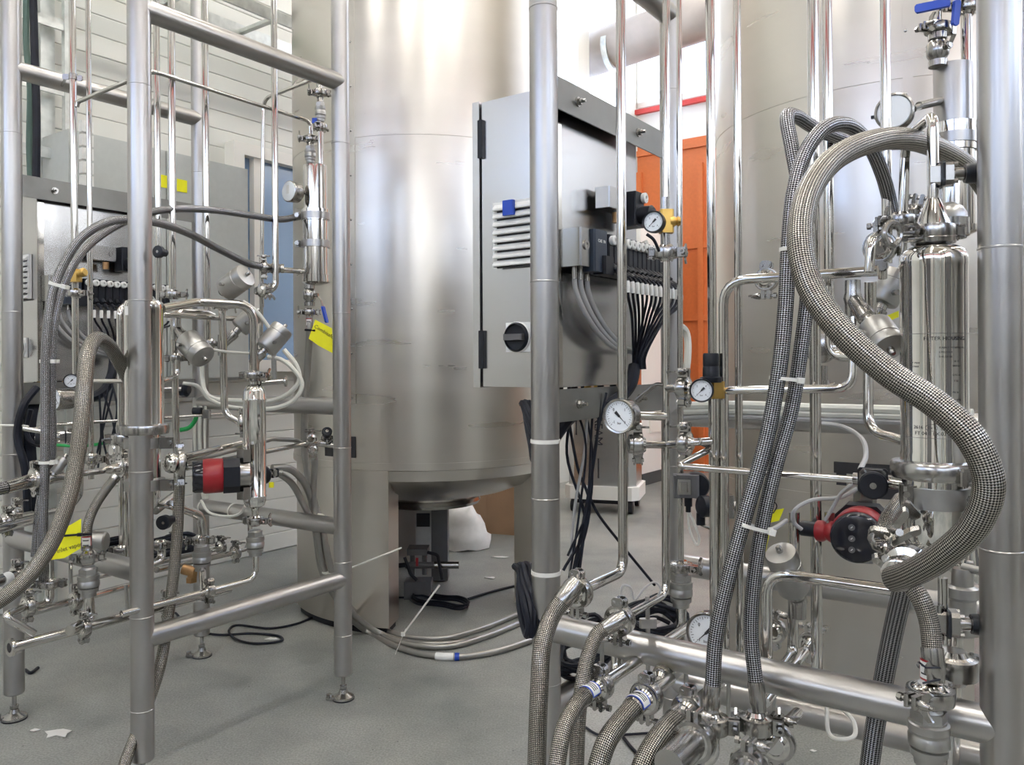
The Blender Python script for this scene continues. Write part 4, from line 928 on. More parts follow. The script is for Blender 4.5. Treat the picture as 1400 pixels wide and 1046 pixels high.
def strap2(t, px0, px1, py0, py1, d, hh=.006):             # tie around the pair of hoses
    a = P(px0, py0, d); b = P(px1, py1, d); u = (b-a).normalized(); L = (b-a).length; up_ = V((0, 0, 1)); up_ = (up_-u*up_.dot(u)).normalized(); m = M(); mid = (a+b)/2; n = u.cross(up_)
    r = .017; pts = []
    for i in range(12): an = PI/2+PI*i/11; pts.append(a+u*(r*.9*math.cos(an)+r*.9)+n*(r*math.sin(an)))
    for i in range(12): an = -PI/2+PI*i/11; pts.append(b+u*(r*.9*math.cos(an)-r*.9)+n*(r*math.sin(an)))
    pts.append(pts[0]); k = len(m.v)
    for p in pts: m.v += [p-up_*hh/2, p+up_*hh/2]
    for i in range(len(pts)-1): m.face([k+2*i, k+2*i+2, k+2*i+3, k+2*i+1])
    m.bbox(b+u*.003-n*r*.5, .012, .010, .010, .002, u, n, up_); m.bbox(b+u*.003+n*r*.5, .012, .010, .010, .002, u, n, up_)
    return t.add('cable_tie', m, 'tie')
strap2(tA, 1052, 1090, 516, 520, 1.355); strap2(tA, 1012, 1051, 716, 726, 1.355); strap2(tB, 1066, 1090, 341, 341, 1.345)
for (px, lab) in ((974, 'left'), (1034, 'right')):
    c = P(px, 990, 1.36); t = T('tri_clamp', 'dark clamp in front of the low rail under the '+lab+' twin hose sleeve', 'clamp', c)
    clamp(t, c, UP, V((1, -.3, 0)), R=.0275, w=.028)
    t.add('elbow', M().tube(bend([c-UP*.01, c-UP*.060, c-UP*.072-D1*.0+nD2*-.04], .03), .0125, 16), 'polish')
# thick hoses on the right, going down behind the rail
e3 = [P(1236, 800, 1.33), P(1222, 860, 1.37), P(1208, 930, 1.40), P(1197, 990, 1.42), P(1185, 1075, 1.43)]
hose('dark thick hose passing straight down behind the low rail, left of check valve', e3, .0165, 'braiddk', ends=(0, 0))
e4 = [P(1238, 790, 1.24), P(1258, 818, 1.22), P(1270, 850, 1.21), P(1275, 893, 1.20)]
t = hose('short braided hose dropping into the clamp above the fat check valve', e4, .0142, 'braid', ends=(0, .045))
wrap_label(t, P(1275, 914, 1.20), UP, .0170, .0125, V((-.95, -.5, 0)), 1.3)
t.add('black_tie', M().tube([P(1256, 905, 1.18), P(1266, 913, 1.175), P(1284, 913, 1.18), P(1291, 917, 1.19), P(1285, 929, 1.18), P(1262, 934, 1.17)], .0016, 6), 'rubber')
c = P(1272, 950, 1.20); t = T('tri_clamp', 'bright clamp resting before the low rail on top of the fat check valve', 'clamp', c); clamp(t, c, UP, V((-.9, -.5, 0)), R=.034, w=.022)
t = T('tri_clamp', 'rounded polished clamp behind the short braided hose end at lower right', 'clamp', P(1305, 908, 1.30)); clamp(t, P(1304, 912, 1.30), UP, V((-1, -.2, 0)), R=.036, w=.034)
check_valve('fat grey check valve hanging in front of the low rail at lower right', P(1270, 1005, 1.20), UP, .0285, .085)
t = T('pipe_stub', 'steel stub leaving the bottom of the fat check valve', 'pipe', P(1270, 1040, 1.20)); t.add('stub', M().cyl(P(1270, 1035, 1.20), P(1270, 1085, 1.20), .012), 'bronze')
t = T('drain_pipe', 'upright pipe behind the fat check valve passing behind the low rail', 'pipe', P(1305, 930, 1.40), m=M().cyl(P(1306, 850, 1.42), P(1300, 1075, 1.42), .013), mt='polish')
# upper valve and tube right of it
pipe('slim pipe rising beside the short braided hose to the low black-handled valve', [P(1289, 790, 1.27), P(1290, 880, 1.27)], .0075)
diaphragm_valve('low diaphragm valve with black handle pointing right at the nearest post', P(1283, 850, 1.27), UP, V((.9, -.25, 0)), s=.034, knob=.020, kl=.055)
t = T('union_body', 'stepped grey union behind the low black-handled valve', 'fitting', P(1318, 800, 1.45)); 
t.add('upper', M().lathe([(.016, .03), (.018, .02), (.018, 0), (.026, -.004), (.028, -.020), (.022, -.026), (.022, -.05), (.030, -.055), (.030, -.085), (.02, -.09)], P(1316, 800, 1.45), UP, 30), 'blast')
t.add('bowl', M().lathe([(.002, -.034), (.02, -.028), (.033, -.010), (.036, .006), (.030, .03), (.028, .045)], P(1325, 775, 1.50), UP, 32), 'mirror')
t.add('peg', M().cyl(P(1316, 775, 1.45), P(1345, 782, 1.42), .0075), 'blast')
# swing clamps (three open arms) in front of the pump
t = T('swing_clamp', 'open swing clamp with angular arms hooked beside the pump face', 'clamp', P(1240, 735, 1.28)); d0 = 1.25
def arm(pts, w, d0, th=.010):
    pp = [P(x, y, d0) for x, y in pts]; m = M(); nn = (D1+UP*.55-X*.3).normalized()
    for i in range(len(pp)-1):
        u = (pp[i+1]-pp[i]); L = u.length; u.normalize(); q = nn.cross(u); m.bbox((pp[i]+pp[i+1])/2, L+w*.5, w, th, w*.25, u, q, nn)
    return m
t.add('upper_arm', arm([(1192, 726), (1212, 730), (1222, 720), (1238, 700)], .016, 1.24), 'cast'); t.add('upper_arm', arm([(1222, 740), (1244, 728), (1256, 725)], .014, 1.25), 'cast')
t.add('hook', M().tube([P(1192, 726, 1.24), P(1190, 736, 1.24), P(1196, 748, 1.24), P(1206, 752, 1.24)], .005, 8), 'cast')
t.add('lower_arm', arm([(1208, 747), (1222, 758), (1236, 758), (1252, 764)], .013, 1.23), 'cast'); t.add('lower_arm', arm([(1196, 762), (1210, 772), (1216, 780)], .012, 1.22), 'cast')
t.add('pivot', M().cyl(P(1228, 731, 1.26), P(1230, 728, 1.19), .0055).cyl(P(1213, 762, 1.25), P(1211, 764, 1.19), .006).ball(P(1222, 768, 1.21), .005), 'cast')
t.add('link_plate', arm([(1238, 690), (1252, 705)], .018, 1.27, .006), 'cast')
t = T('clamp_collar', 'vertical clamp collar joining the curved pipe to the swing clamps', 'clamp', P(1262, 712, 1.34)); clamp(t, P(1272, 712, 1.33), UP, V((-1, -.2, 0)), R=.027, w=.026)
t.add('tee', M().lathe([(.014, -.05), (.018, -.045), (.018, -.01), (.014, 0)], P(1274, 735, 1.33), UP, 24), 'mirror')
t = T('hose_coupling', 'polished coupling ring where the big loop hose ends', 'coupling', P(1240, 775, 1.22)); a = P(1222, 792, 1.13); b = P(1262, 752, 1.26); u = (b-a)
t.add('sleeve', M().lathe([(.019, .018), (.023, .02), (.025, .035), (.022, .045), (.020, .06), (.030, .064), (.031, .080), (.022, .085), (.022, .12)], a, u, 32), 'polish')
hose('short pale braided hose curling behind the swing clamps', [P(1232, 682, 1.42), P(1212, 712, 1.38), P(1206, 742, 1.36), P(1216, 765, 1.35), P(1240, 775, 1.34)], .0125, 'braid')
# pump
pump('round-faced red and black circulation pump behind the swing clamps, right frame', P(1170, 737, 1.50), V((-.50, -.86, 0)), .0465)
t = T('pump_union', 'short red union with black coupling left of the round-faced pump', 'fitting', P(1130, 728, 1.58))
u = (P(1143, 728, 1.56)-P(1085, 722, 1.62))
t.add('red_nut', M().lathe([(.014, .048), (.020, .050), (.021, .060), (.016, .068), (.021, .078), (.019, .088)], P(1085, 722, 1.62), u, 28), 'red')
t.add('black_sleeve', M().lathe([(.010, 0), (.015, .002), (.015, .048)], P(1095, 722, 1.61), u, 24), 'black')
t.add('upper_nut', M().bbox(P(1134, 707, 1.58), .016, .016, .018, .003), 'cast')
# horizontal pipe low right
c = P(1048, 782, 1.52)
pipe('pipe bending right below the dark hoses toward the big hose end', [P(1048, 905, 1.52), c, c+nD2*.22], .0108, rad=.045)
pipe('vertical pipe from behind the low rail into the slant valve at right', [P(1086, 700, 1.60), P(1084, 893, 1.60), P(1062, 925, 1.45)], .0105, rad=.02)
pipe('pipe leaning away behind the low rail past the wide vertical pipe', [P(1045, 960, 1.46), P(1118, 868, 1.75)], .0105, clamps=[(P(1108, 880, 1.70), P(1118, 868, 1.75)-P(1045, 960, 1.46), UP, dict(R=.026)), (P(1058, 862, 1.72), D1, UP, dict(R=.027))])
slant_valve('brushed slant valve actuator just right of the twin hoses near the rail', P(1092, 822, 1.56), P(1060, 738, 1.50)-P(1088, 812, 1.55), .030, .095, .030, body_axis=UP)
slant_valve('slant valve leaning down right behind the loop hose, left of the housing', P(1166, 408, 1.47), P(1216, 476, 1.36)-P(1166, 408, 1.47), .030, .060, .085, body_axis=UP)
slant_valve('pale valve actuator with black underside behind the housing left edge', P(1190, 448, 1.62), P(1222, 385, 1.62)-P(1190, 448, 1.62), .028, .07, .055, body_axis=UP)
t = T('yellow_tag', 'small yellow strip tag tied left of the housing near the slant valves', 'tag', P(1217, 434, 1.52)); t.add('strip', M().box(P(1217, 434, 1.52), .035, .001, .012, (P(1232, 428, 1.5)-P(1203, 440, 1.5)).normalized(), D1), 'yellow')
pipe('elbowed pipe looping between slant valves up to the long horizontal pipe', [P(1187, 470, 1.60), P(1187, 590, 1.58), P(1240, 604, 1.50)], .0100, rad=.045)
pipe('small bright elbow rising over the long horizontal pipe near the eye nut', [P(1188, 372, 1.40), P(1191, 330, 1.40), P(1205, 318, 1.46), P(1207, 380, 1.50)], .0085, rad=.02, clamps=[(P(1203, 338, 1.48), D1, UP, dict(R=.030))])
pipe('vertical pipe below the long horizontal pipe, second from the loop hose', [P(1190, 385, 1.50), P(1190, 470, 1.52)], .0108)
t = T('tri_clamp', 'clamp hanging under the long horizontal pipe left of the twin hoses', 'clamp', P(1048, 385, 1.75)); clamp(t, P(1048, 382, 1.75), D1, V((0, 0, -1)), R=.026)
t = T('flow_indicator', 'half hidden round indicator behind the wide tall pipe near the loop hose', 'gauge', P(1125, 480, 1.75))
t.add('disc', M().lathe([(.030, 0), (.033, .003), (.033, .018), (.030, .02), (.0001, .02)], P(1124, 476, 1.75), nD1, 36), 'cast'); t.add('stem', M().cyl(P(1127, 500, 1.74), P(1127, 530, 1.74), .007), 'cast')
t.add('tap', M().cyl(P(1115, 528, 1.72), P(1142, 527, 1.70), .007).cyl(P(1127, 520, 1.71), P(1127, 532, 1.71), .012), 'cast')
# yellow tag behind the twin hoses
t = T('yellow_tag', 'yellow tag hanging behind the dark twin hoses beside the slant valve', 'tag', P(1060, 700, 1.72))
t.add('card', M().prism([P(1055, 698, 1.72), P(1072, 695, 1.72), P(1065, 712, 1.72), P(1052, 715, 1.72)], D1*.001).prism([P(1044, 727, 1.72), P(1053, 725, 1.72), P(1047, 754, 1.72), P(1041, 756, 1.72)], D1*.001), 'yellow')
t.add('tie_loop', M().tube(spline([P(1057, 702, 1.71), P(1062, 692, 1.71), P(1058, 686, 1.71), P(1053, 690, 1.71)]), .0012, 6), 'rubber')
# pale pipes bundle on the rear rail and grey cables
for i, (dy, r) in enumerate(((-8, .011), (0, .009), (8, .007))):
    cable('pale plastic tube lying along the rear rail behind the hoses, '+('upper', 'middle', 'lower')[i]+' of three', [P(935, 563+dy, 2.12), P(1010, 562+dy, 2.02), P(1120, 566+dy, 1.90), P(1230, 569+dy, 1.80), P(1330, 574+dy, 1.70)], r, 'bluehose' if i < 2 else 'greyhose', 'plastic_tube', 'tube')
cable('grey cable curving down from the rear rail to the round black valve', [P(1110, 578, 1.84), P(1150, 583, 1.80), P(1178, 600, 1.72), P(1184, 622, 1.66), P(1176, 642, 1.60)], .0052, 'greyhose')
cable('grey cable swooping left from the round black valve to the red union', [P(1172, 668, 1.55), P(1150, 680, 1.56), P(1110, 684, 1.57), P(1086, 698, 1.57), P(1086, 715, 1.58), P(1096, 724, 1.58)], .0042, 'greyhose')
cable('grey cable running under the round black valve toward the pump', [P(1168, 660, 1.53), P(1150, 675, 1.55), P(1138, 695, 1.56), P(1128, 712, 1.57)], .0036, 'greyhose')
cable('grey cable dropping left behind the twin hoses tie', [P(1075, 712, 1.60), P(1060, 722, 1.52), P(1044, 728, 1.44)], .0045, 'greyhose')
cable('pale loop of tube hanging below the low rail at right', [P(1130, 962, 1.55), P(1134, 1004, 1.52), P(1148, 1011, 1.50), P(1168, 1006, 1.50), P(1166, 985, 1.52), P(1140, 960, 1.55)], .0042, 'tie')
# hoses fanning out at the bottom from the manifold, clamp ends before the rail
def manifold(i, cpx, cpy, cd, R, hosepts, hr, back, br_, lab):
    c = P(cpx, cpy, cd); d = (V((D1.x, D1.y, .0))).normalized()
    t = pipe(lab+' manifold pipe running back under the low rail', [c+d*.01, c+d*back], br_, clamps=[(c, d, -UP, dict(R=R*1.06, w=.022))])
    hp_ = [c-d*.050]+hosepts
    h = hose('braided hose sweeping down from the '+lab+' manifold clamp', hp_, hr, ends=(.032, 0))
    return c, h
cA, hA = manifold(0, 820, 938, 1.44, .024, [P(787, 965, 1.36), P(770, 1000, 1.32), P(758, 1070, 1.28)], .0142, .42, .0110, 'leftmost')
cB, hB = manifold(1, 884, 953, 1.42, .028, [P(850, 985, 1.34), P(829, 1015, 1.30), P(810, 1075, 1.27)], .0168, .10, .0110, 'second')
cC, hC = manifold(2, 941, 970, 1.40, .027, [P(908, 1000, 1.32), P(885, 1035, 1.28), P(866, 1085, 1.25)], .0182, .30, .0110, 'third')
for (h, cc, rr) in ((hA, cA, .0163), (hB, cB, .0196)): wrap_label(h, cc-D1*.038, D1, rr, .011, V((.1, -.5, 1)), 2.2, 'blue', 3)
sg = T('sight_glass', 'clear ribbed sight glass leaning behind the second manifold clamp', 'sight glass', P(905, 925, 1.50)); u = (P(912, 908, 1.56)-P(893, 945, 1.46))
sg.add('glass_cylinder', M().lathe([(.016, .055), (.0175, .057), (.0175, .095), (.016, .097)], P(893, 945, 1.46), u, 28), 'clear'); sg.add('end_cap', M().lathe([(.010, 0), (.011, .04), (.0165, .045), (.0165, .055)], P(893, 945, 1.46), u, 24), 'polish'); sg.add('end_cap', M().lathe([(.0185, .095), (.0185, .104), (.012, .106), (.012, .12)], P(893, 945, 1.46), u, 24), 'cast')
pipe('slanted tube leaving the sight glass toward the rear rail', [P(916, 915, 1.56), P(960, 880, 1.75)], .0110)
t = T('hose_coupling', 'large clamped coupling at the bottom edge below the left twin hose', 'coupling', P(945, 1032, 1.28)); u = D1
clamp(t, P(950, 1012, 1.30), u, UP, R=.034, w=.026); t.add('sleeve', M().lathe([(.024, -.10), (.024, -.02), (.020, 0)], P(950, 1012, 1.30), u, 32), 'cast')
t.add('outlet', M().cyl(P(950, 1012, 1.30), P(950, 1012, 1.30)+u*.10, .014), 'polish')
t = T('hose_coupling', 'clamped coupling at the bottom edge below the right twin hose', 'coupling', P(1015, 1046, 1.26)); clamp(t, P(1024, 1050, 1.28), u, UP, R=.030, w=.024); t.add('sleeve', M().lathe([(.022, -.10), (.022, -.02), (.018, 0)], P(1024, 1050, 1.28), u, 32), 'cast')
t = T('tri_clamp', 'dark clamp facing forward right of the right twin hose', 'clamp', P(1075, 1010, 1.36)); clamp(t, P(1062, 1015, 1.38), D1, UP, R=.032, w=.02); t.add('outlet', M().cyl(P(1040, 1025, 1.33), P(1090, 975, 1.52), .0105), 'polish')
t = T('manifold_elbow', 'polished elbow dropping behind the low rail to the leftmost manifold', 'pipe', P(842, 880, 1.60)); t.add('elbow', M().tube(bend([P(843, 865, 1.62), P(843, 925, 1.60), P(825, 938, 1.50)], .03), .0115, 16), 'polish')
for i, (px, y0, y1) in enumerate(((823, 870, 925), (886, 895, 965), (938, 905, 965), (996, 920, 985), (1058, 930, 985))):
    T('support_rod', 'slender grey rod under the low rail, '+('first', 'second', 'third', 'fourth', 'fifth')[i]+' from the middle post', 'rod', P(px, y1, 1.55), m=M().cyl(P(px, y0, 1.57), P(px, y1, 1.57), .0042), mt='blast')
T('support_rod', 'slender grey rod standing on top of the low rail behind second hose clamp', 'rod', P(886, 865, 1.60), m=M().cyl(P(885, 815, 1.60), P(886, 870, 1.60), .0045).bbox(P(886, 852, 1.60), .034, .012, .018, .003), mt='blast')
# coils and hanging cables
def coil(label, c, r1, r2, n, rr, mt='rubber', tiltv=(0, 0, 1), jig=.012, seed=1, cat='cable'):
    random.seed(seed); pts = []; a0 = V(tiltv).normalized(); e1 = a0.orthogonal().normalized(); e2 = a0.cross(e1)
    for i in range(n*10): 
        a = 2*PI*i/10; ja = random.uniform(-jig, jig); pts.append(V(c)+e1*(math.cos(a)*(r1+ja))+e2*(math.sin(a)*(r2+ja))+a0*((i/10-n/2)*rr*1.1+random.uniform(-jig, jig)*.6))
    return T('cable_coil', label, cat, V(c), None, M().tube(spline(pts, 3), rr, 7), mt)
coil('black cable coil heaped behind the low rail near the grey check valve', P(895, 850, 1.95), .085, .055, 9, .0055, tiltv=(.2, -.3, 1), seed=4)
coil('black cable coil hanging between middle post and hoses under the low rail', P(800, 885, 1.85), .080, .045, 9, .0055, tiltv=(.1, -.55, 1), seed=6)
coil('thick black cable loop hanging at the left side of the middle post', P(722, 820, 1.74), .085, .028, 4, .0075, tiltv=(1, .2, 0), seed=9, jig=.008)
coil('black cable loop behind the middle post just under the cabinet', P(728, 590, 1.80), .085, .026, 3, .0075, tiltv=(1, .2, 0), seed=12, jig=.006)
navy = [P(868, 500, 1.98), P(862, 525, 1.96), P(845, 545, 1.94), P(820, 556, 1.92), P(795, 560, 1.90), P(775, 575, 1.86), P(756, 600, 1.84)]
cable('thick black cable bundle sagging under the right cabinet to the middle post', navy, .0155, name='cable_bundle')
fall = [(772, 540, 790, 640, 806, 690, 780, 800), (779, 540, 800, 600, 792, 700, 775, 810), (786, 540, 775, 620, 800, 720, 770, 780), (795, 538, 810, 620, 805, 680, 790, 800), (803, 538, 800, 610, 785, 700, 776, 830), (812, 538, 808, 600, 803, 690, 778, 850), (821, 537, 815, 610, 800, 700, 782, 790), (829, 537, 812, 620, 806, 690, 776, 760)]
for i, f in enumerate(fall):
    q = [P(f[0], f[1], 1.90), P(f[2], f[3], 1.88), P(f[4], f[5], 1.87), P(f[6], f[7], 1.85)]
    cable('thin cable falling under the right cabinet, '+ORD[i]+' from the middle post at its top', q, (.0035, .0028)[i % 2], ('rubber', 'rubber', 'rubber', 'rubber', 'greyhose')[i % 5], group='thin cables falling under the right cabinet')
cable('single black cable slanting from under the cabinet across to the coil', [P(803, 672, 1.88), P(816, 700, 1.90), P(850, 745, 1.95), P(895, 800, 2.0)], .0035)
cable('grey wire making two loose loops above the second hose clamp', [P(848, 815, 1.62), P(852, 800, 1.62), P(862, 803, 1.62), P(868, 820, 1.62), P(880, 805, 1.62), P(895, 796, 1.62), P(903, 805, 1.62), P(895, 822, 1.62)], .0022, 'greyhose')
cable('white looped cable bulging out behind the orange gate side of the cabinet', [P(880, 330, 2.4), P(893, 360, 2.4), P(897, 420, 2.42), P(920, 440, 2.45), P(938, 455, 2.5), P(940, 490, 2.5), P(932, 540, 2.5)], .012, 'bluehose', 'plastic_tube', 'tube')
cable('white tube dropping through the gap under the rear rail', [P(925, 560, 2.4), P(920, 640, 2.4), P(925, 720, 2.4), P(927, 780, 2.4)], .010, 'greyhose', 'plastic_tube', 'tube')
# ties round the middle post
for y_, t_ in ((603, 'upper'), (782, 'lower')):
    c = P(746, y_, 1.71); T('post_tie', t_+' white nylon tie strapped round the middle post', 'cable tie', c, m=M().lathe([(.0305, -.004), (.0318, -.004), (.0318, .004), (.0305, .004)], V((E_.x, E_.y, c.z)), UP, 40), mt='tie')
# ============================================================ LEFT FRAME: pipes
def fh(px, py, z=.0135): d = (CAMH-z)*FPX/(py+.005*(px-700)-HZ); return P(px, py, d)
dn = -UP
# tall verticals
pipe('tall polished pipe with brass tee nearest the leftmost post, held by a clip', [P(98, -60, 2.55), P(104, 530, 2.55)], .0105)
clp = T('pipe_clip', 'small pipe clip bolting the brass-tee pipe to the upper left rail', 'clip', P(101, 105, 2.55))
clp.add('clip_band', M().lathe([(.0108, -.009), (.0128, -.009), (.0128, .009), (.0108, .009)], P(100, 105, 2.55), UP, 24).bbox(P(90, 105, 2.55), .022, .018, .004, .004, X, UP, Y).bbox(P(109, 107, 2.55), .018, .018, .004, .004, X, UP, Y), 'cast')
clp.add('standoff', M().cyl(P(90, 107, 2.56), P(84, 118, 2.74), .0045), 'cast')
c1 = P(208, 97, 2.44); c2 = P(424, 166, 2.90)
pipe('thin pipe running along under the top rail and down into the column vessel clamp', [P(105, 146, 2.55), P(107, 139, 2.55), c1, c2, P(425, 184, 2.90)], .0068, rad=.03)
pipe('tall slim pipe between the brass-tee pipe and the near post', [P(120, -60, 2.62), P(125, 655, 2.62)], .0085)
pipe('tall pipe directly right of the near left post, ending behind the filter', [P(213, -60, 2.60), P(218, 560, 2.60)], .0100)
pipe('tall pipe second right of the near left post, clamped above the slant valves', [P(234, -60, 2.50), P(236, 395, 2.50)], .0108)
pipe('lower pipe under the clamp right of the near left post', [P(237, 412, 2.50), P(242, 655, 2.50)], .0105)
pipe('tall pipe third right of the near left post, in front of the far post', [P(279, -60, 2.68), P(284, 492, 2.68)], .0112)
pipe('tall pipe with bottom hook between the far post and the column vessel', [P(374, -60, 2.76), P(377, 396, 2.76), P(352, 399, 2.72)], .0108, rad=.045)
pipe('thin bent pipe crossing behind, from column vessel top down past the window', [P(435, 106, 2.86), P(360, 135, 3.06), P(357, 475, 3.06)], .0072, rad=.05)
for (px, py, d, lab, R) in ((237, 403, 2.50, 'clamp on the second pipe right of the near left post, above the slant valves', .025), (288, 470, 2.68, 'small clamp low on the third tall pipe beside the slanted valves', .022),
                           (241, 490, 2.46, 'small clamp halfway down the pipe beside the downward slant valve', .022), (360, 397, 2.72, 'clamp at the hooked pipe end left of the white window', .025), (305, 418, 2.50, 'clamp on the vertical pipe between the two upper slant valves', .024)):
    t = T('tri_clamp', lab, 'clamp', P(px, py, d)); clamp(t, P(px, py, d), UP if px != 360 else D1, V((1, .2, 0)), R=R)
# brass tee and clamp
t = T('brass_tee', 'yellow brass tee with side plug on the leftmost polished pipe', 'fitting', P(104, 377, 2.53))
t.add('body', M().bbox(P(103, 377, 2.53), .034, .03, .040, .006), 'brass'); t.add('side_plug', M().lathe([(.010, 0), (.010, .010), (.014, .014), (.014, .024), (.010, .028)], P(107, 374, 2.52), V((1, -.3, .15)), 16), 'brass')
t = T('tri_clamp', 'clamp directly under the yellow brass tee at left', 'clamp', P(103, 401, 2.53)); clamp(t, P(104, 401, 2.54), UP, V((1, -.3, 0)), R=.024)
gauge('tiny black-cased gauge on the leftmost polished pipe beside the braided hose', P(97, 521, 2.50), V((.30, -.95, 0)), .0215, .022, 225, 'black')
gauge('silver cased pressure gauge seen from its side behind the paired braided hoses', P(76, 546, 2.58), nD1, .0345, .052, -45, 'cast', dialtxt=('-1', '0', '1', '3'))
t = T('pipe_stub', 'short stub joining the side-seen silver gauge to its pipe', 'pipe', P(97, 546, 2.6), m=M().cyl(P(92, 546, 2.62), P(103, 545, 2.56), .011), mt='cast')
# column vessel by post B
vc = P(431, 240, 2.86); vb2 = V((vc.x, vc.y, 0))
def vz2(y): return CAMH-(y-HZ-1.3)/FPX*2.86
column(vb2, vz2, (225, 287, 302, 376, 386), 'slim stainless column vessel with two bands, beside the far right post of the left frame', (296, 334), mirror=True)
pc = P(424, 204, 2.90)
check_valve('small grey valve body on the left top of the slim column vessel', P(424, 211, 2.89), UP, .020, .062)
t = T('tri_clamp', 'clamp with raised wing on the left top of the slim column vessel', 'clamp', P(424, 189, 2.90)); clamp(t, P(424, 190, 2.90), UP, V((-1, -.2, 0)), R=.026); t.add('neck', M().cyl(P(424, 206, 2.89), P(424, 188, 2.90), .012), 'cast')
pipe('short polished pipe standing on the slim column vessel below the upper valve', [P(438, 180, 2.86), P(439, 228, 2.86)], .0105)
check_valve('small grey valve body high above the slim column vessel', P(438, 153, 2.86), UP, .019, .070)
t = T('tri_clamp', 'topmost clamp with raised wing above the slim column vessel', 'clamp', P(437, 127, 2.86)); clamp(t, P(437, 127, 2.86), UP, V((-1, -.2, 0)), R=.026)
t.add('neck', M().cyl(P(438, 146, 2.86), P(437, 112, 2.87), .012), 'cast')
t = T('tri_clamp', 'plain clamp ring below the blue tab above the slim column vessel', 'clamp', P(438, 174, 2.86)); clamp(t, P(438, 174, 2.86), UP, V((0, 1, 0)), R=.026, nut=False)
t.add('blue_tab', M().bbox(P(430, 165, 2.84), .018, .008, .018, .002), 'blue')
g = T('level_gauge', 'round gauge with clear capped face on the slim column vessel', 'gauge', P(398, 262, 2.80)); gp = P(397, 262, 2.80)
g.add('case', M().lathe([(.030, -.036), (.035, -.030), (.0355, -.002), (.037, 0), (.037, .006), (.034, .008)], gp, nD1, 40), 'cast'); g.add('clear_cap', M().lathe([(.034, .008), (.033, .0095), (.0001, .010)], gp, nD1, 40), 'dial')
g.add('cap_tab', M().box(gp+nD1*.011+UP*.006, .014, .001, .03, nD2, D1), 'white'); g.add('stem', M().cyl(gp+D1*.02, P(416, 262, 2.86), .007), 'cast')
# ball valves near vessel
ball_valve('ball valve with upright blue lever left of the slim column vessel', P(376, 367, 2.80), V((1, .25, 0)), V((.15, -.5, 1)), V((-.06, 0, 1)), r=.017, L=.06, lever=.105)
pipe('short stub from the upright-lever ball valve to the slim column vessel', [P(386, 369, 2.82), P(416, 371, 2.86)], .010)
t = T('tri_clamp', 'clamp between the upright blue lever and the braided hose end', 'clamp', P(362, 365, 2.77)); clamp(t, P(361, 366, 2.77), V((1, .25, 0)), UP, R=.027)
pipe('short vertical pipe linking the two clamps beside the blue lever valve', [P(357, 352, 2.80), P(358, 420, 2.80)], .0075)
ball_valve('ball valve with drooping blue lever under the slim column vessel', P(423, 404, 2.86), UP, V((1, -.3, 0)), V((.25, 0, -1)), r=.020, L=.075, lever=.085)
t = T('tri_clamp', 'clamp above the yellow card tag under the slim column vessel', 'clamp', P(423, 427, 2.86)); clamp(t, P(423, 427, 2.86), UP, V((-1, -.2, 0)), R=.026)
h = hose('dark smooth hose dropping from the tagged clamp down behind the frame to the floor', [P(423, 433, 2.86), P(423, 458, 2.86), P(418, 540, 2.92), P(416, 610, 2.96), P(424, 665, 2.97), P(440, 720, 2.98), P(452, 775, 3.0), P(468, 815, 3.05), fh(498, 852), fh(545, 878), fh(610, 884), fh(670, 868), fh(740, 838), fh(800, 815)], .0125, 'hosegrey', name='smooth_hose', seg=14)
wrap_label(h, P(423, 443, 2.86), UP, .0128, .017, V((0, -1, 0)), 1.6)
def card(label, pts, d, nrm, txt, size, tpos, rot, hole):
    t = T('yellow_tag', label, 'tag', P(*pts[0], d)); m = M()
    pp = [P(x, y, dd) for (x, y), dd in zip(pts, d if isinstance(d, list) else [d]*len(pts))]; n = (pp[1]-pp[0]).cross(pp[2]-pp[0]).normalized()
    if n.y > 0: n = -n
    m.prism(pp, -n*.0008); t.add('card', m, 'yellow', ang=20)
    u = (P(*tpos[1], d)-P(*tpos[0], d)).normalized(); t.put('handwriting', text_mesh(txt, size, 'ink', .0001), frame(P(*tpos[0], d)*.5+P(*tpos[1], d)*.5+n*.0010, n, u))
    return t, n
t, n = card('yellow card tag with handwriting hanging below the column vessel', [(431, 437), (454, 449), (455, 483), (436, 473), (422, 463)], 2.82, None, 'Combisafe', .018, [(434, 448), (452, 459)], 0, None)
t.add('tie_strap', M().tube([P(417, 451, 2.83), P(431, 452, 2.82)], .004, 6), 'rubber')
# three more floor hoses
hose('smooth hose from the black pump valve arching right and down, upper', [P(372, 640, 2.70), P(392, 640, 2.74), P(410, 652, 2.80), P(424, 680, 2.90), P(432, 730, 3.0), P(440, 780, 3.05), P(462, 822, 3.1), fh(500, 862), fh(560, 890), fh(620, 898), fh(680, 890), fh(745, 868)], .0125, 'hosegrey', name='smooth_hose', seg=14)
hose('smooth hose from the black pump valve arching right and down, lower', [P(378, 645, 2.75), P(398, 660, 2.80), P(414, 688, 2.86), P(430, 722, 2.95), P(446, 775, 3.1), P(475, 830, 3.2), fh(520, 866), fh(580, 880), fh(640, 876), fh(710, 852)], .0115, 'hosegrey', name='smooth_hose', seg=14)
hose('smooth hose dropping from the small clamp joint beside the column post', [P(428, 616, 2.82), P(430, 630, 2.83), P(428, 680, 2.90), P(432, 720, 2.95), P(444, 780, 3.02), P(462, 812, 3.08), fh(500, 845), fh(545, 868), fh(600, 873), fh(650, 862), fh(730, 830)], .0120, 'hosegrey', name='smooth_hose', seg=14)
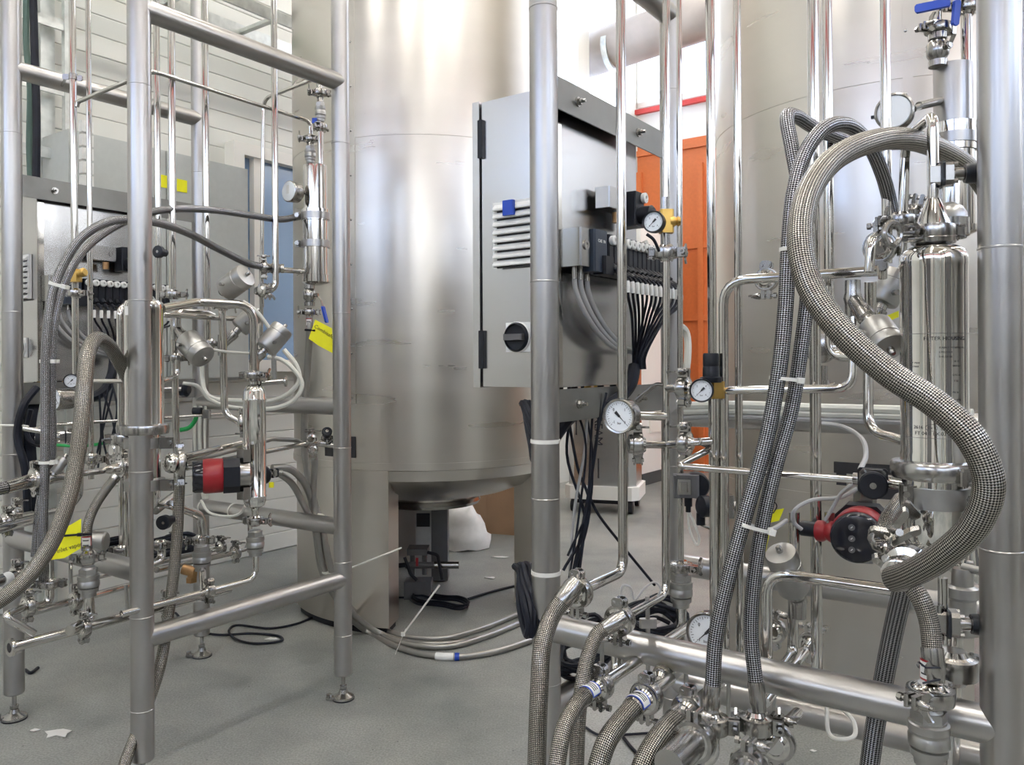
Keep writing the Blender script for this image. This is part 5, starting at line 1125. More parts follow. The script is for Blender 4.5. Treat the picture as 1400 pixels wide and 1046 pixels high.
t = T('nylon_tie', 'long white nylon tie with upright tail round the floor hoses', 'cable tie', P(550, 868, 3.2)); t.add('strap', M().bbox((P(543, 888, 3.14)+P(552, 866, 3.16))/2, .10, .004, .006, .001, (P(552, 866, 3.16)-P(543, 888, 3.14)).normalized(), Y), 'tie'); t.add('tail', M().tube([P(552, 866, 3.16), P(601, 800, 3.16)], .0038, 6), 'tie'); t.add('lock', M().bbox(P(551, 867, 3.155), .016, .012, .014, .003), 'tie')
t = T('nylon_tie', 'long white nylon tie sticking out to the right behind the far right post', 'cable tie', P(470, 782, 2.95)); t.add('strap', M().lathe([(.030, -.003), (.0315, -.003), (.0315, .003), (.030, .003)], P(452, 782, 3.02), UP, 24), 'tie'); t.add('tail', M().tube([P(466, 782, 2.98), P(549, 749, 2.98)], .0036, 6), 'tie')
t = T('nylon_tie', 'white nylon tie bundling hoses in front of the middle rail', 'cable tie', P(432, 703, 2.9)); t.add('strap', M().lathe([(.034, -.003), (.0355, -.003), (.0355, .003), (.034, .003)], P(430, 705, 2.93), V((.1, 0, 1)), 24), 'tie')
t = T('print_sleeve', 'printed white sleeve with blue ring on the lowest floor hose', 'label', P(610, 891, 3.2)); t.add('sleeve', M().tube([fh(596, 897), fh(608, 898), fh(620, 898)], .0150, 12), 'white'); t.add('blue_ring', M().tube([fh(622, 898), fh(628, 898)], .0152, 12), 'blue')
# braided hoses behind/over: upper arc pair with ties
hA_ = [P(362, 365, 2.76), P(342, 361, 2.72), P(300, 341, 2.60), P(262, 321, 2.46), P(225, 307, 2.36), P(190, 301, 2.28), P(150, 303, 2.22), P(115, 322, 2.18), P(90, 355, 2.15), P(72, 400, 2.13), P(64, 460, 2.12), P(62, 540, 2.12), P(62, 610, 2.12), P(60, 680, 2.12), P(58, 760, 2.14), P(60, 800, 2.2)]
hB_ = [P(404, 297, 2.84), P(385, 300, 2.80), P(340, 294, 2.70), P(290, 287, 2.60), P(235, 286, 2.50), P(200, 292, 2.42), P(160, 308, 2.34), P(125, 332, 2.28), P(100, 362, 2.22), P(82, 405, 2.19), P(72, 460, 2.17), P(70, 540, 2.17), P(70, 620, 2.17), P(55, 690, 2.2), P(48, 760, 2.22)]
tA2 = hose('braided hose arching from the lever valve clamp over behind the near post, front', hA_, .0120, 'braiddk', ends=(.04, 0))
tB2 = hose('braided hose arching from the column vessel band over behind the near post, rear', hB_, .0115, 'braiddk', ends=(.03, 0))
for (a, b, y0, y1) in ((68, 88, 386, 392), (55, 74, 494, 494)):
    strap2(tA2, a, b, y0, y1, 2.13, .009)
t = T('nylon_tie', 'white nylon tie round the leftmost post with a long straight tail', 'cable tie', P(15, 582, 2.6)); t.add('tail', M().tube([P(-20, 581, 2.55), P(33, 582, 2.55), P(38, 583, 2.5)], .0035, 6), 'tie')
strap2(tA2, 54, 72, 632, 632, 2.12, .008)
# big hose at left front
bh = [P(-70, 852, 1.72), P(-20, 832, 1.76), P(30, 797, 1.80), P(66, 750, 1.83), P(88, 700, 1.85), P(103, 640, 1.87), P(111, 580, 1.88), P(116, 520, 1.90), P(121, 480, 1.94), P(133, 463, 2.02), P(150, 474, 2.10), P(166, 500, 2.18), P(182, 530, 2.24)]
hose('very thick braided hose sweeping from the lower left edge up behind the near post', bh, .0180, 'braid', seg=26, k=14)
# brown hose lower
h = hose('short braided hose bending down into the clamp beside the yellow card', [P(158, 653, 2.24), P(146, 668, 2.22), P(130, 692, 2.20), P(120, 718, 2.18), P(119, 744, 2.17)], .0125, 'braid', ends=(.01, .028))
wrap_label(h, P(119, 741, 2.17), UP, .0143, .014, V((.3, -1, 0)), 1.6)
t, n = card('yellow card tag with handwriting strapped beside the short braided hose at lower left', [(111, 709), (110, 750), (88, 763), (67, 766), (78, 730), (92, 720)], 2.10, None, 'Inlet vapor', .016, [(84, 752), (107, 745)], 0, None)
t.add('tie_strap', M().tube([P(82, 733, 2.09), P(108, 731, 2.09), P(125, 730, 2.12)], .0032, 6), 'rubber'); t.add('tie_head', M().bbox(P(109, 731, 2.09), .012, .008, .008, .001), 'rubber')
c = P(121, 762, 2.16); t = T('tri_clamp', 'clamp under the red-edged label of the short braided hose', 'clamp', c); clamp(t, c, UP, V((-.9, -.4, 0)), R=.029, w=.024)
check_valve('grey check valve hanging under the clamp beside the lower left yellow card', P(121, 795, 2.16), UP, .027, .078)
q0 = P(14, 886, 1.98)
lr = [P(16, 885, 1.98), P(16, 885, 1.98)+D1*.62]
pipe('open-ended pipe with flanged mouth running along the lower left frame', lr, .0128, clamps=[(P(16, 885, 1.98)+D1*.175, D1, UP, dict(R=.027)), (P(16, 885, 1.98)+D1*.41, D1, UP, dict(R=.027))])
t = T('pipe_flange', 'polished flanged mouth of the open-ended pipe at lower left', 'flange', P(15, 885, 1.98)); t.add('rim', M().lathe([(.0118, -.001), (.0118, -.006), (.022, -.006), (.0225, -.002), (.022, .002), (.0128, .006)], P(16, 885, 1.98), D1, 32), 'polish'); t.add('bore', M().lathe([(.0112, -.0065), (.0001, -.0064)], P(16, 885, 1.98), D1, 28), 'ink')
pipe('elbow joining the grey check valve down to the open-ended pipe', [P(121, 815, 2.16), P(124, 848, 2.16), P(96, 862, 2.06)], .0135, rad=.04)
# V shaped pipe at lower left edge
pipe('v-shaped pipe folded at the lower left edge', [P(46, 866, 2.02), P(4, 842, 1.96), P(34, 830, 2.06), P(48, 826, 2.12)], .0095, rad=.014, clamps=[(P(38, 829, 2.08), D1, UP, dict(R=.028))])
pipe('pipe row behind, ending at clamps under the left low rail', [P(48, 836, 2.14), P(174, 801, 2.50)], .0100, clamps=[(P(103, 821, 2.28), D1, UP, dict(R=.028))])
pipe('elbowed pipe rising to the low clamp left of the yellow card', [P(46, 832, 2.16), P(68, 824, 2.20), P(68, 800, 2.20), P(67, 762, 2.20)], .0115, rad=.035, clamps=[(P(68, 798, 2.20), UP, V((-1, -.2, 0)), dict(R=.029))])
pipe('thin rod-like pipe under the left low rail toward the near post', [P(134, 812, 2.40), P(177, 800, 2.52)], .0085)
T('support_rod', 'slender grey rod hanging behind the near post under the left low rail', 'rod', P(173, 830, 2.45), m=M().cyl(P(172, 800, 2.45), P(174, 832, 2.45), .0055), mt='blast')
T('support_rod', 'slender grey rod hanging between the card tag and the check valve', 'rod', P(97, 800, 2.35), m=M().cyl(P(96, 765, 2.35), P(97, 812, 2.35), .0055), mt='blast')
t = T('hose_coupling', 'cluster coupling with white printed collar at the left edge', 'coupling', P(8, 795, 2.1)); clamp(t, P(22, 786, 2.2), D1, UP, R=.026); t.add('sleeve', M().cyl(P(-20, 800, 2.05), P(18, 788, 2.18), .016), 'cast'); t.add('collar_label', M().cyl(P(2, 794, 2.12), P(12, 790, 2.15), .0165), 'white')
t = T('hose_coupling', 'double clamped coupling at the left edge above the low rail', 'coupling', P(10, 715, 2.2)); clamp(t, P(10, 713, 2.15), D1, UP, R=.026); clamp(t, P(22, 700, 2.3), D1, UP, R=.024)
t.add('pipe_upper', M().cyl(P(-20, 715, 2.1), P(42, 703, 2.4), .0105), 'polish'); t.add('pipe_lower', M().cyl(P(-20, 728, 1.98), P(46, 710, 2.3), .0135), 'polish')
pipe('polished pipe behind the twin hoses bending up beside the thick hose', [P(38, 705, 2.45), P(96, 694, 2.62), P(109, 676, 2.62), P(110, 640, 2.62)], .0105, rad=.035)
# line with hose end, clamp, small slant valve, cone and big clamp
ln = [P(-30, 672, 1.98), P(0, 667, 2.03)]
t = T('hose_end', 'thick polished hose sleeve entering from the left edge into a clamp', 'hose end', P(20, 663, 2.05)); t.add('sleeve', M().cyl(P(5, 667, 2.02), P(44, 657, 2.12), .0182), 'polish'); t.add('dark_hose', M().cyl(P(-40, 676, 1.94), P(6, 667, 2.02), .0165), 'braiddk')
clamp(t, P(50, 655, 2.13), V((.62, .78, .0)), V((-.4, -.2, 1)), R=.032, w=.024)
pipe('polished pipe from the left edge clamp to the large clamp behind the near post', [P(58, 654, 2.15), P(80, 652, 2.22), P(145, 643, 2.42)], .0092, rad=.02)
slant_valve('small slanted valve standing on the pipe left of the thick braided hose', P(68, 654, 2.17), P(90, 622, 2.20)-P(66, 656, 2.16), .0155, .045, .016, body_axis=V((.62, .78, 0)), port=False)
t = T('reducer_cone', 'short polished reducing cone just left of the near post', 'reducer', P(155, 642, 2.40)); t.add('cone', M().lathe([(.0095, -.028), (.012, -.02), (.020, .012), (.021, .02)], P(155, 641, 2.40), D1, 28), 'polish'); clamp(t, P(167, 638, 2.42), D1, V((-.2, 0, -1)), R=.034, w=.022)
t = T('tri_clamp', 'dark clamp group on the slim pipe left of the near post, above the cone', 'clamp', P(125, 628, 2.5)); clamp(t, P(126, 628, 2.55), UP, V((1, -.2, 0)), R=.027, w=.024); clamp(t, P(158, 615, 2.45), D1, UP, R=.030)
t = T('tri_clamp', 'bolted clamp at the edge of the near post, above the large clamp', 'clamp', P(170, 605, 2.3)); clamp(t, P(178, 600, 2.24), UP, V((-1, 0, 0)), R=.050, w=.03, nut=False)
diaphragm_valve('diaphragm valve with black handle pointing left, over the paired hoses', P(96, 597, 2.42), UP, V((-.85, -.5, 0)), s=.030, knob=.0215, kl=.045)
pipe('horizontal rod ending left of the black handle by the paired hoses', [P(33, 586, 2.35), P(64, 591, 2.35)], .0075)
pipe('thin horizontal rod passing behind the thick braided hose', [P(40, 588, 2.5), P(72, 581, 2.55), P(162, 575, 2.70), P(305, 566, 2.95)], .0052)
pipe('short horizontal pipe from the thick hose to the filter behind the near post', [P(126, 521, 2.45), P(172, 521, 2.40)], .0070)
pipe('round-topped pipe standing left of the near post', [P(175, 416, 2.45), P(164, 424, 2.42), P(166, 600, 2.42), P(168, 760, 2.42)], .0105, rad=.03, clamps=[(P(168, 752, 2.42), UP, X, dict(R=.028))])
pipe('thin vertical pipe beside the round-topped pipe left of the near post', [P(172, 650, 2.36), P(174, 770, 2.36)], .0055)
# filter housing behind the near post
HC2 = P(197, 500, 2.20); hp2 = V((HC2.x, HC2.y, 0))
def hz2(y): return CAMH-(y-HZ-2.5)/FPX*2.20
m = M().lathe([(.0512, hz2(590)), (.0512, hz2(581)), (.0502, hz2(579)), (.0502, hz2(424)), (.0508, hz2(423)), (.0508, hz2(417)), (.046, hz2(412)), (.030, hz2(409)), (.024, hz2(405))], hp2, UP, 60)
t = T('filter_housing', 'mirror polished filter housing mostly hidden behind the near post of the left frame', 'filter housing', hp2+UP*hz2(590), m=m, mt='mirror')
t.add('base_flange', M().lathe([(.05, hz2(594)), (.062, hz2(593)), (.064, hz2(585)), (.062, hz2(581)), (.051, hz2(579))], hp2, UP, 48), 'cast'); t.add('lower_bowl', M().lathe([(.02, hz2(700)), (.03, hz2(694)), (.040, hz2(680)), (.042, hz2(594))], hp2, UP, 48), 'mirror')
for y_ in (605, 662): 
    b_ = t.add('support_strap', M().lathe([(.046, hz2(y_)-.014), (.052, hz2(y_)-.014), (.052, hz2(y_)+.014), (.046, hz2(y_)+.014)], hp2, UP, 48), 'blast'); t.add('strap_lug', M().bbox(hp2+V((.068, -.02, hz2(y_))), .04, .006, .030, .004).hexa(hp2+V((.078, -.022, hz2(y_))), hp2+V((.078, -.034, hz2(y_))), .008), 'cast', parent=b_)
t.add('inlet', M().tube(bend([hp2+UP*hz2(408), hp2+UP*hz2(345), hp2+UP*hz2(345)-D1*.02], .02), .009, 14), 'polish')
t.add('sticker', M().lathe([(.0505, hz2(432)), (.0508, hz2(432)), (.0508, hz2(420)), (.0505, hz2(420))], hp2, UP, 6, PI*1.02, PI*1.12), 'white')
knob = T('needle_valve', 'round black valve knob just right of the near post, upper', 'valve', P(215, 344, 2.12)); knob.add('cap', M().lathe([(.010, -.03), (.010, -.012), (.0165, -.010), (.0165, -.001), (.014, 0), (.0001, 0)], P(215, 344, 2.12), V((-.3, -.95, 0)), 28), 'black'); knob.add('screw', M().lathe([(.004, 0), (.004, .001), (.0001, .001)], P(215, 344, 2.12), V((-.3, -.95, 0)), 12), 'cast')
knob = T('needle_valve', 'round black valve knob right of the near post, lower one', 'valve', P(222, 715, 2.25)); knob.add('cap', M().lathe([(.012, -.05), (.012, -.02), (.020, -.018), (.020, -.001), (.018, 0), (.0001, 0)], P(222, 715, 2.25), V((-.1, -1, 0)), 28), 'black'); knob.add('screw', M().lathe([(.004, 0), (.004, .001), (.0001, .001)], P(223, 715, 2.25), V((-.1, -1, 0)), 12), 'cast')
pipe('slanted pale pipe behind the lower black knob', [P(212, 698, 2.5), P(238, 678, 2.6)], .014, 'cast', name='steel_pipe')
# big pipe from the housing to the slim filter
cA = P(333, 418, 2.42); cB = P(347, 421, 2.45)
pipe('polished pipe arching from the hidden filter over to the slim filter', [P(222, 422, 2.22), P(270, 413, 2.34), P(347, 417, 2.45), P(347, 511, 2.45)], .0128, rad=.06, k=10)
pipe('second polished pipe running just below the arching pipe', [P(222, 430, 2.35), P(325, 436, 2.62)], .0088)
pipe('small looping elbow beside the downward slant valve', [P(243, 447, 2.42), P(244, 425, 2.42), P(282, 427, 2.52), P(292, 431, 2.55)], .0090, rad=.05)
pipe('small elbow pipe under the downward slant valve', [P(243, 492, 2.44), P(243, 514, 2.44), P(222, 521, 2.36)], .0080, rad=.03)
pipe('vertical pipe between slant valves bending into the slim filter side clamp', [P(304, 424, 2.52), P(307, 566, 2.52), P(328, 577, 2.52)], .0112, rad=.045)
slant_valve('upper slanted valve actuator pointing up right, above the arching pipe', P(302, 401, 2.48), P(342, 372, 2.44)-P(302, 401, 2.48), .0375, .088, .02)
slant_valve('middle slanted valve actuator behind the arching pipe corner', P(304, 472, 2.56), P(357, 420, 2.62)-P(304, 472, 2.56), .0320, .075, .075, body_axis=UP)
slant_valve('right slanted valve actuator pointing up toward the blue window', P(348, 494, 2.46), P(398, 436, 2.52)-P(348, 494, 2.46), .0355, .085, .050, body_axis=UP)
slant_valve('left slanted valve actuator pointing down right beside the hidden filter', P(241, 449, 2.44), P(292, 503, 2.36)-P(241, 449, 2.44), .0385, .088, .060, body_axis=UP)
c = P(346, 513, 2.45); t = T('tri_clamp', 'clamp on top of the slim filter under the arching pipe', 'clamp', c); clamp(t, c, UP, V((1, -.2, 0)), R=.030)
SP = P(348, 600, 2.45); sp = V((SP.x, SP.y, 0))
def sz(y): return CAMH-(y-HZ-1.7)/FPX*2.45
m = M().lathe([(.010, sz(699)), (.012, sz(695)), (.028, sz(691)), (.0335, sz(684)), (.0335, sz(680)), (.0352, sz(679)), (.0352, sz(677)), (.0335, sz(676)), (.0335, sz(548)), (.0352, sz(547)), (.0352, sz(545)), (.0335, sz(544)), (.0325, sz(535)), (.024, sz(528)), (.013, sz(525)), (.012, sz(517))], sp, UP, 60)
t = T('slim_filter', 'slim mirror polished filter cartridge standing right of the red pump', 'filter housing', sp+UP*sz(700), m=m, mt='mirror')
t.add('top_ring', M().lathe([(.012, sz(522)), (.018, sz(521)), (.018, sz(517)), (.012, sz(516))], sp, UP, 24), 'cast'); t.add('neck', M().cyl(sp+UP*sz(712), sp+UP*sz(696), .0105), 'polish')
c = P(349, 712, 2.45); t = T('tri_clamp', 'clamp right under the slim filter cartridge', 'clamp', c); clamp(t, c, UP, V((1, -.3, 0)), R=.026)
check_valve('grey check valve below the slim filter cartridge', P(349, 742, 2.45), UP, .0265, .078)
e = P(350, 790, 2.45)
pipe('pipe from the check valve elbowing along toward the near post', [P(350, 757, 2.45), P(350, 791, 2.45), P(350, 791, 2.45)-D1*.42], .0095, rad=.05)
t = T('tri_clamp', 'clamp where the two low pipes join left of the levelling foot', 'clamp', P(289, 810, 2.3)); clamp(t, P(286, 807, 2.31), D1, -UP, R=.020, w=.02)
t = T('side_clamp', 'dark clamp with grey ring at the left side of the slim filter', 'clamp', P(332, 575, 2.5)); clamp(t, P(331, 577, 2.50), V((.9, .3, 0)), V((-.2, 0, -1)), R=.030, w=.016); t.add('collar', M().cyl(P(331, 577, 2.50), P(343, 578, 2.47), .013), 'satin')
pipe('side outlet pipe with flanged end right of the slim filter top', [P(356, 524, 2.45), P(391, 521, 2.50)], .0085, clamps=())
t = T('pipe_flange', 'small polished flange closing the side outlet pipe', 'flange', P(392, 521, 2.5)); t.add('rim', M().lathe([(.0085, -.01), (.0175, -.003), (.018, .002), (.0001, .004)], P(391, 521, 2.50), V((1, .1, 0)), 24), 'polish')
pipe('short grey pipe hanging above the flanged outlet', [P(374, 470, 2.70), P(375, 518, 2.70)], .0085, 'blast')
# pump
pump('black nosed red circulation pump seen from its side in the left frame', P(263, 652, 2.30), V((-.93, -.37, 0)), .0465)
t = T('pump_union', 'grey hexagonal union joining the red pump to the slim filter', 'fitting', P(325, 650, 2.42)); t.add('hex_nut', M().hexa(P(318, 650, 2.42), P(328, 650, 2.44), .026), 'blast'); t.add('collar', M().cyl(P(328, 650, 2.44), P(345, 651, 2.46), .020), 'bronze')
c = P(246, 634, 2.30); t = T('tri_clamp', 'large upright clamp with wing nut in front of the red pump nose', 'clamp', c); clamp(t, c, V((.85, .5, 0)), V((.2, -.1, -1)), R=.046, w=.020)
t.add('polished_bulb', M().ball(P(234, 633, 2.26), .030, 20, .8, V((.85, .5, 0))), 'mirror')
diaphragm_valve('black capped valve with bolted head right of the slim filter', P(376, 646, 2.62), V((1, .2, 0)), V((-.35, -.93, 0)), s=.030, knob=.030, kl=.018)
t = T('yellow_plug', 'tiny yellow plug under the black capped valve', 'plug', P(370, 663, 2.55)); t.add('cap', M().bbox(P(371, 663, 2.55), .014, .014, .016, .003), 'yellow')
pipe('paired dark pipe behind the slim filter running to the right clamps, upper', [P(258, 632, 2.40), P(335, 611, 2.62), P(372, 600, 2.72), P(404, 602, 2.80), P(420, 610, 2.84)], .0078, 'hosegrey', rad=.05)
pipe('paired polished pipe behind the slim filter running to the right clamps, lower', [P(255, 640, 2.40), P(340, 622, 2.62), P(422, 606, 2.82), P(470, 611, 2.92)], .0080, rad=.02)
pipe('polished pipe crossing from the pump bulb up to the slim filter', [P(252, 626, 2.34), P(300, 614, 2.55), P(336, 606, 2.60)], .0125, rad=.02)
t = T('tri_clamp', 'pair of little clamps with rivets beside the column post', 'clamp', P(427, 608, 2.8)); clamp(t, P(426, 600, 2.82), V((0, 1, 0)), UP, R=.018, w=.014, nut=False); clamp(t, P(428, 615, 2.82), V((0, 1, 0)), UP, R=.018, w=.014, nut=False); t.add('stub', M().cyl(P(430, 605, 2.82), P(446, 606, 2.82), .008), 'polish')
diaphragm_valve('diaphragm valve with black knob half hidden behind the far right post', P(446, 604, 2.86), V((1, .1, 0)), V((.2, -.7, .5)), s=.030, knob=.018, kl=.03)
# lower rows
pipe('thick elbow dropping into the clamp between hose and far post', [P(232, 690, 2.35), P(262, 700, 2.45), P(275, 706, 2.48), P(278, 732, 2.48)], .0135, rad=.05)
pipe('thin twin pipe leading to the thick elbow', [P(215, 690, 2.30), P(262, 698, 2.45)], .0065)
c = P(275, 739, 2.48); t = T('tri_clamp', 'clamp above the middle check valve in front of the far post', 'clamp', c); clamp(t, c, UP, V((-1, -.2, 0)), R=.029, w=.022)
check_valve('grey check valve in front of the far post over the low pipe', P(276, 762, 2.46), UP, .0275, .080)
pipe('short vertical pipe dropping from the middle check valve to the low pipe', [P(277, 778, 2.45), P(278, 812, 2.33)], .0100)
t = T('brass_valve', 'bronze angle valve left of the middle check valve', 'valve', P(262, 782, 2.5)); t.add('body', M().cyl(P(250, 778, 2.5), P(266, 782, 2.5), .016).cyl(P(264, 780, 2.5), P(262, 794, 2.5), .014), 'bronze'); t.add('nut', M().hexa(P(262, 789, 2.5), P(262, 796, 2.5), .017), 'bronze')
pipe('long low pipe running back along the left frame floor side, nearest', [P(214, 779, 2.42), P(318, 756, 2.95)], .0098, clamps=[(P(322, 755, 2.97), D1, UP, dict(R=.026))])
pipe('long low pipe running back along the left frame floor side, second', [P(214, 769, 2.50), P(300, 750, 2.95)], .0090, clamps=[(P(302, 748, 2.98), D1, UP, dict(R=.025))])
pipe('elbow rising from the far low clamps behind the slim filter', [P(322, 755, 2.97), P(338, 750, 3.05), P(342, 735, 3.05), P(339, 560, 3.05)], .0085, rad=.03)
pipe('low horizontal pipe behind the near post under the left low rail', [P(126, 790, 2.6), P(212, 771, 2.9)], .0085)
t = T('tri_clamp', 'clamp low behind the near post right edge', 'clamp', P(220, 748, 2.35)); clamp(t, P(219, 745, 2.38), UP, X, R=.026); t.add('elbow', M().tube(bend([P(220, 740, 2.38), P(222, 765, 2.38), P(205, 772, 2.33)], .03), .012, 14), 'polish')
t = T('tri_clamp', 'dark clamp left of the middle check valve', 'clamp', P(246, 738, 2.6)); clamp(t, P(243, 738, 2.6), V((1, .2, 0)), UP, R=.020)
t = T('motor_cap', 'grey cylindrical motor cap behind the card tag at lower left', 'motor', P(138, 738, 2.5)); t.add('drum', M().lathe([(.026, 0), (.031, .004), (.032, .040), (.036, .042), (.036, .070), (.030, .074)], P(146, 740, 2.55), V((-1, -.1, 0)), 32), 'blast'); t.add('white_label', M().lathe([(.0365, .048), (.0368, .048), (.0368, .066), (.0365, .066)], P(146, 740, 2.55), V((-1, -.1, 0)), 10, PI*.4, PI*.9), 'white')
# braided hose right of near post down to the bottom edge
hose('braided hose falling beside and behind the near left post to the floor', [P(246, 640, 2.36), P(245, 670, 2.34), P(243, 720, 2.32), P(238, 780, 2.30), P(229, 850, 2.27), P(219, 910, 2.22), P(205, 955, 2.20), P(188, 1000, 2.16), P(172, 1040, 2.12), P(160, 1085, 2.08)], .0155, 'braid')
# white plastic tubes
for lab, pts, r in (('thick cream tube dropping behind the downward slant valve and running right', [P(276, 500, 2.8), P(277, 520, 2.8), P(280, 535, 2.78), P(292, 545, 2.75), P(330, 548, 2.75), P(370, 548, 2.75), P(395, 538, 2.74), P(409, 520, 2.74), P(405, 500, 2.74), P(388, 478, 2.74)], .0085),
                    ('cream tube looping wide below the right slant valve', [P(366, 488, 2.7), P(385, 492, 2.7), P(404, 508, 2.7), P(413, 525, 2.7), P(404, 545, 2.7), P(380, 557, 2.7), P(340, 560, 2.7)], .0075),
                    ('thin white tube stretched from the downward slant valve to the right', [P(289, 478, 2.45), P(310, 481, 2.5), P(340, 483, 2.55)], .0045),
                    ('grey tube sagging from the black knob behind the vertical pipes', [P(250, 524, 2.6), P(270, 528, 2.62), P(285, 545, 2.64), P(310, 555, 2.66), P(345, 560, 2.68)], .0060),
                    ('white tube crossing from the upper actuator to the right one', [P(332, 412, 2.45), P(350, 425, 2.46), P(368, 448, 2.48)], .0060)):
    cable(lab, pts, r, 'bluehose', 'plastic_tube', 'tube')
t = T('needle_valve', 'black lobed knob on the pipe row behind the hidden filter', 'valve', P(252, 532, 2.6)); t.add('knob', M().lathe([(.012, 0), (.024, .004), (.024, .02), (.014, .028), (.0001, .028)], P(248, 533, 2.62), V((1, -.2, 0)), 8), 'black'); t.add('shaft', M().cyl(P(225, 532, 2.6), P(249, 532, 2.6), .008), 'cast')
t = T('needle_valve', 'small black capped valve on the rear thin rod by the far post', 'valve', P(272, 562, 2.9)); t.add('cap', M().cyl(P(264, 562, 2.9), P(276, 562, 2.9), .013), 'black'); t.add('body', M().bbox(P(282, 566, 2.9), .03, .02, .03, .004), 'cast')
cable('green hose curving behind the lower pipes', [P(246, 588, 2.9), P(258, 585, 2.9), P(266, 576, 2.9), P(270, 565, 2.9)], .008, 'green', 'green_hose', 'hose')
cable('thin green hose running low behind the thick braided hose', [P(70, 608, 3.2), P(110, 610, 3.2), P(160, 604, 3.2), P(200, 604, 3.2)], .006, 'green', 'green_hose', 'hose')
# white cables strapped along far post and the middle rail
for i, (dx, r) in enumerate(((-9, .006), (-2, .007), (5, .005))):
    cable('white cable strapped down the far post of the left frame, '+('left', 'centre', 'right')[i]+' of three', [P(276+dx, 555, 3.10), P(275+dx, 600, 3.10), P(278+dx*.8, 650, 3.10), P(282+dx*.4, 682, 3.10)], r, 'bluehose')
t = T('cable_loop', 'pale cable strapped along the middle rear rail', 'cable', P(300, 690, 3.1)); t.add('cable', M().tube(spline([P(275, 684, 3.10), P(285, 700, 3.06), P(310, 706, 3.02), P(328, 702, 2.98), P(335, 692, 2.96)]), .005, 8), 'tie')
for x_ in (288, 326): t.add('cable_tie', M().lathe([(.0305, -.003), (.032, -.003), (.032, .003), (.0305, .003)], (Dd_+(B_-Dd_)*((x_-283)/184.0*1.12))+UP*.588, nD2, 30), 'tie')
# left black cable bundles
bun = [P(50, 528, 2.75), P(45, 550, 2.7), P(40, 580, 2.65), P(40, 620, 2.65), P(44, 660, 2.65), P(46, 710, 2.7)]
cable('thick black cable bundle hanging right of the leftmost post', bun, .022, name='cable_bundle')
cable('black cable loop hanging in front of the thick bundle by the leftmost post', [P(50, 530, 2.6), P(32, 555, 2.55), P(24, 595, 2.55), P(34, 640, 2.55), P(38, 700, 2.6)], .012)
cable('black cable turning right out of the bundle by the leftmost post', [P(42, 560, 2.6), P(36, 590, 2.6), P(44, 605, 2.6), P(62, 610, 2.6)], .008)
navy2 = [P(156, 492, 2.83), P(152, 515, 2.80), P(143, 533, 2.78), P(132, 541, 2.76), P(122, 545, 2.74)]
cable('thick black cable bundle sagging behind the thick braided hose', navy2, .0165, name='cable_bundle')
for i, f in enumerate(((136, 540, 138, 600, 134, 640), (148, 530, 140, 590, 150, 640), (155, 530, 135, 610, 128, 640), (142, 538, 155, 580, 162, 630), (152, 520, 160, 560, 150, 610))):
    cable('thin black cable falling behind the thick braided hose, '+ORD[i]+' of five', [P(f[0], f[1], 2.75), P(f[2], f[3], 2.73), P(f[4], f[5], 2.72)], .0035, group='thin cables falling under the left cabinet')
coil('black cable coil resting behind the check valve at lower left', P(160, 750, 3.1), .11, .05, 7, .007, tiltv=(.1, -.2, 1), seed=21)
coil('black cable coil behind the hose right of the near post', P(232, 748, 3.0), .10, .06, 6, .007, tiltv=(.1, -.2, 1), seed=23)
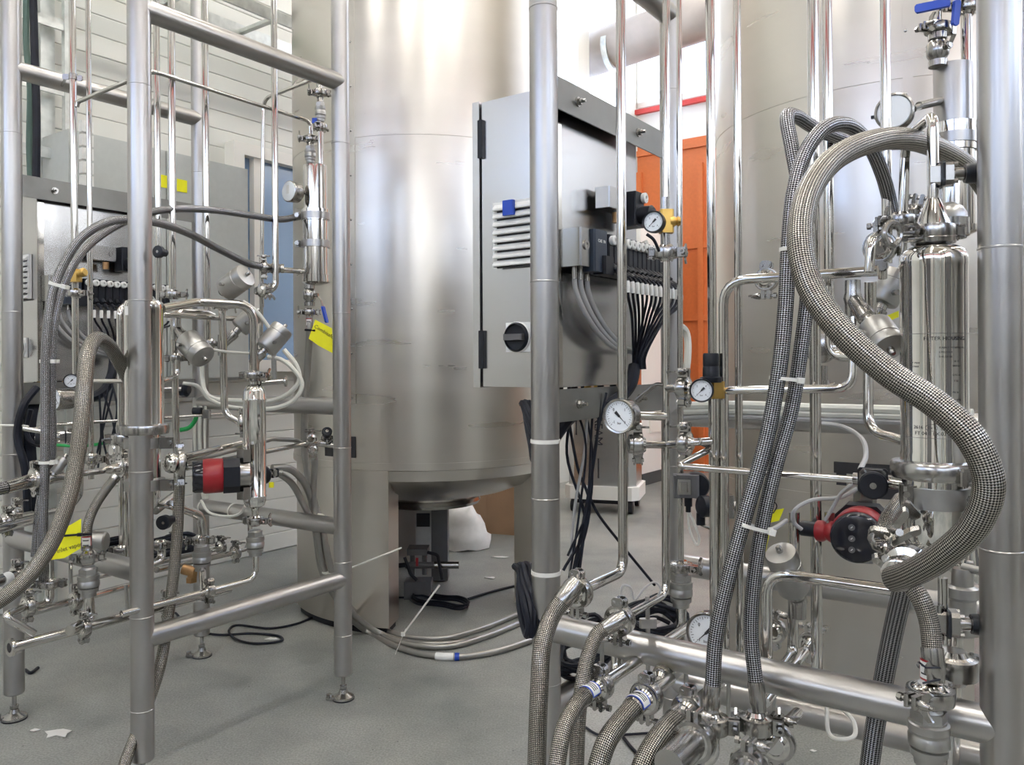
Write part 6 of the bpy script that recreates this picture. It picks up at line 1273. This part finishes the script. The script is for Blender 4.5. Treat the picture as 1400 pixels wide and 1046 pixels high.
# ============================================================ on the floor
def fl(px, py, z=.006): d = (CAMH-z)*FPX/(py+.005*(px-700)-HZ); return P(px, py, d)
cable('black cable lying in a flat loop on the floor under the left frame', [fl(240, 838), fl(265, 861), fl(300, 868), fl(345, 866), fl(382, 870), fl(385, 876), fl(352, 880), fl(325, 875), fl(313, 862), fl(322, 855), fl(370, 859), fl(405, 853), fl(440, 838), fl(455, 832)], .005)
cable('black cable running behind the tank leg at floor level', [fl(425, 832), fl(445, 842), fl(470, 850)], .012)
cable('thin black cord on the floor from the cord bundle to the middle post', [fl(640, 819), fl(665, 811), fl(700, 802), fl(735, 796)], .006)
cable('thin black cord on the floor left of the cord bundle', [fl(528, 817), fl(560, 817), fl(600, 818), fl(640, 819)], .005)
for i, (ox, oy, a) in enumerate(((0, 0, 0), (2, 3, .1), (-1, 5, .2), (3, -2, .05))):
    pts = [fl(562+ox+38*(1+math.cos(t_))*1.0, 822+oy*.6+8*math.sin(t_)*(1 if math.cos(t_) > 0 else 1)*math.sin((t_)/1) if 0 else 820+oy*.7+ (10*math.sin(t_))*abs(math.cos(t_))**.5+5*math.cos(t_), .008+.006*i) for t_ in [2*PI*k/14 for k in range(15)]]
    T('cord_bundle', 'tied loop of black cord on the floor under the middle tank, '+('first', 'second', 'third', 'fourth')[i]+' strand', 'cord', pts[0], 'tied bundle of black cord', M().tube(spline(pts, 4), .0055, 7), 'rubber')
cable('black cable on the floor behind the leftmost foot', [fl(35, 916), fl(42, 920), fl(52, 913)], .006)
cable('thin black cable on the floor between the braided hoses at the bottom', [fl(797, 992), fl(820, 1005), fl(860, 1004), fl(890, 1002)], .004)
cable('thin black cable slanting on the floor at the bottom edge', [fl(845, 998), fl(860, 1018), fl(880, 1040)], .005)
random.seed(11)
for i, (px, py, s) in enumerate(((76, 1003, .03), (48, 998, .012), (528, 764, .02), (683, 762, .03), (672, 790, .022), (708, 774, .03), (1112, 1027, .006), (372, 874, .018))):
    c = fl(px, py, .002); m = M(); pp = [c+V((s*(.4+random.random())*math.cos(a)*1.4, s*(.4+random.random())*math.sin(a), 0)) for a in [2*PI*k/9 for k in range(9)]]
    m.prism(pp, UP*.002); T('debris_scrap', 'pale scrap of paper on the floor, '+('largest, by the leftmost foot', 'tiny, by the leftmost foot', 'near the tank leg', 'upper, near the cardboard box', 'lowest near the cardboard box', 'right of the tank underside', 'at bottom right under the rail', 'under the left frame loop')[i], 'scrap', c, 'pale scraps on the floor', m, 'bag')
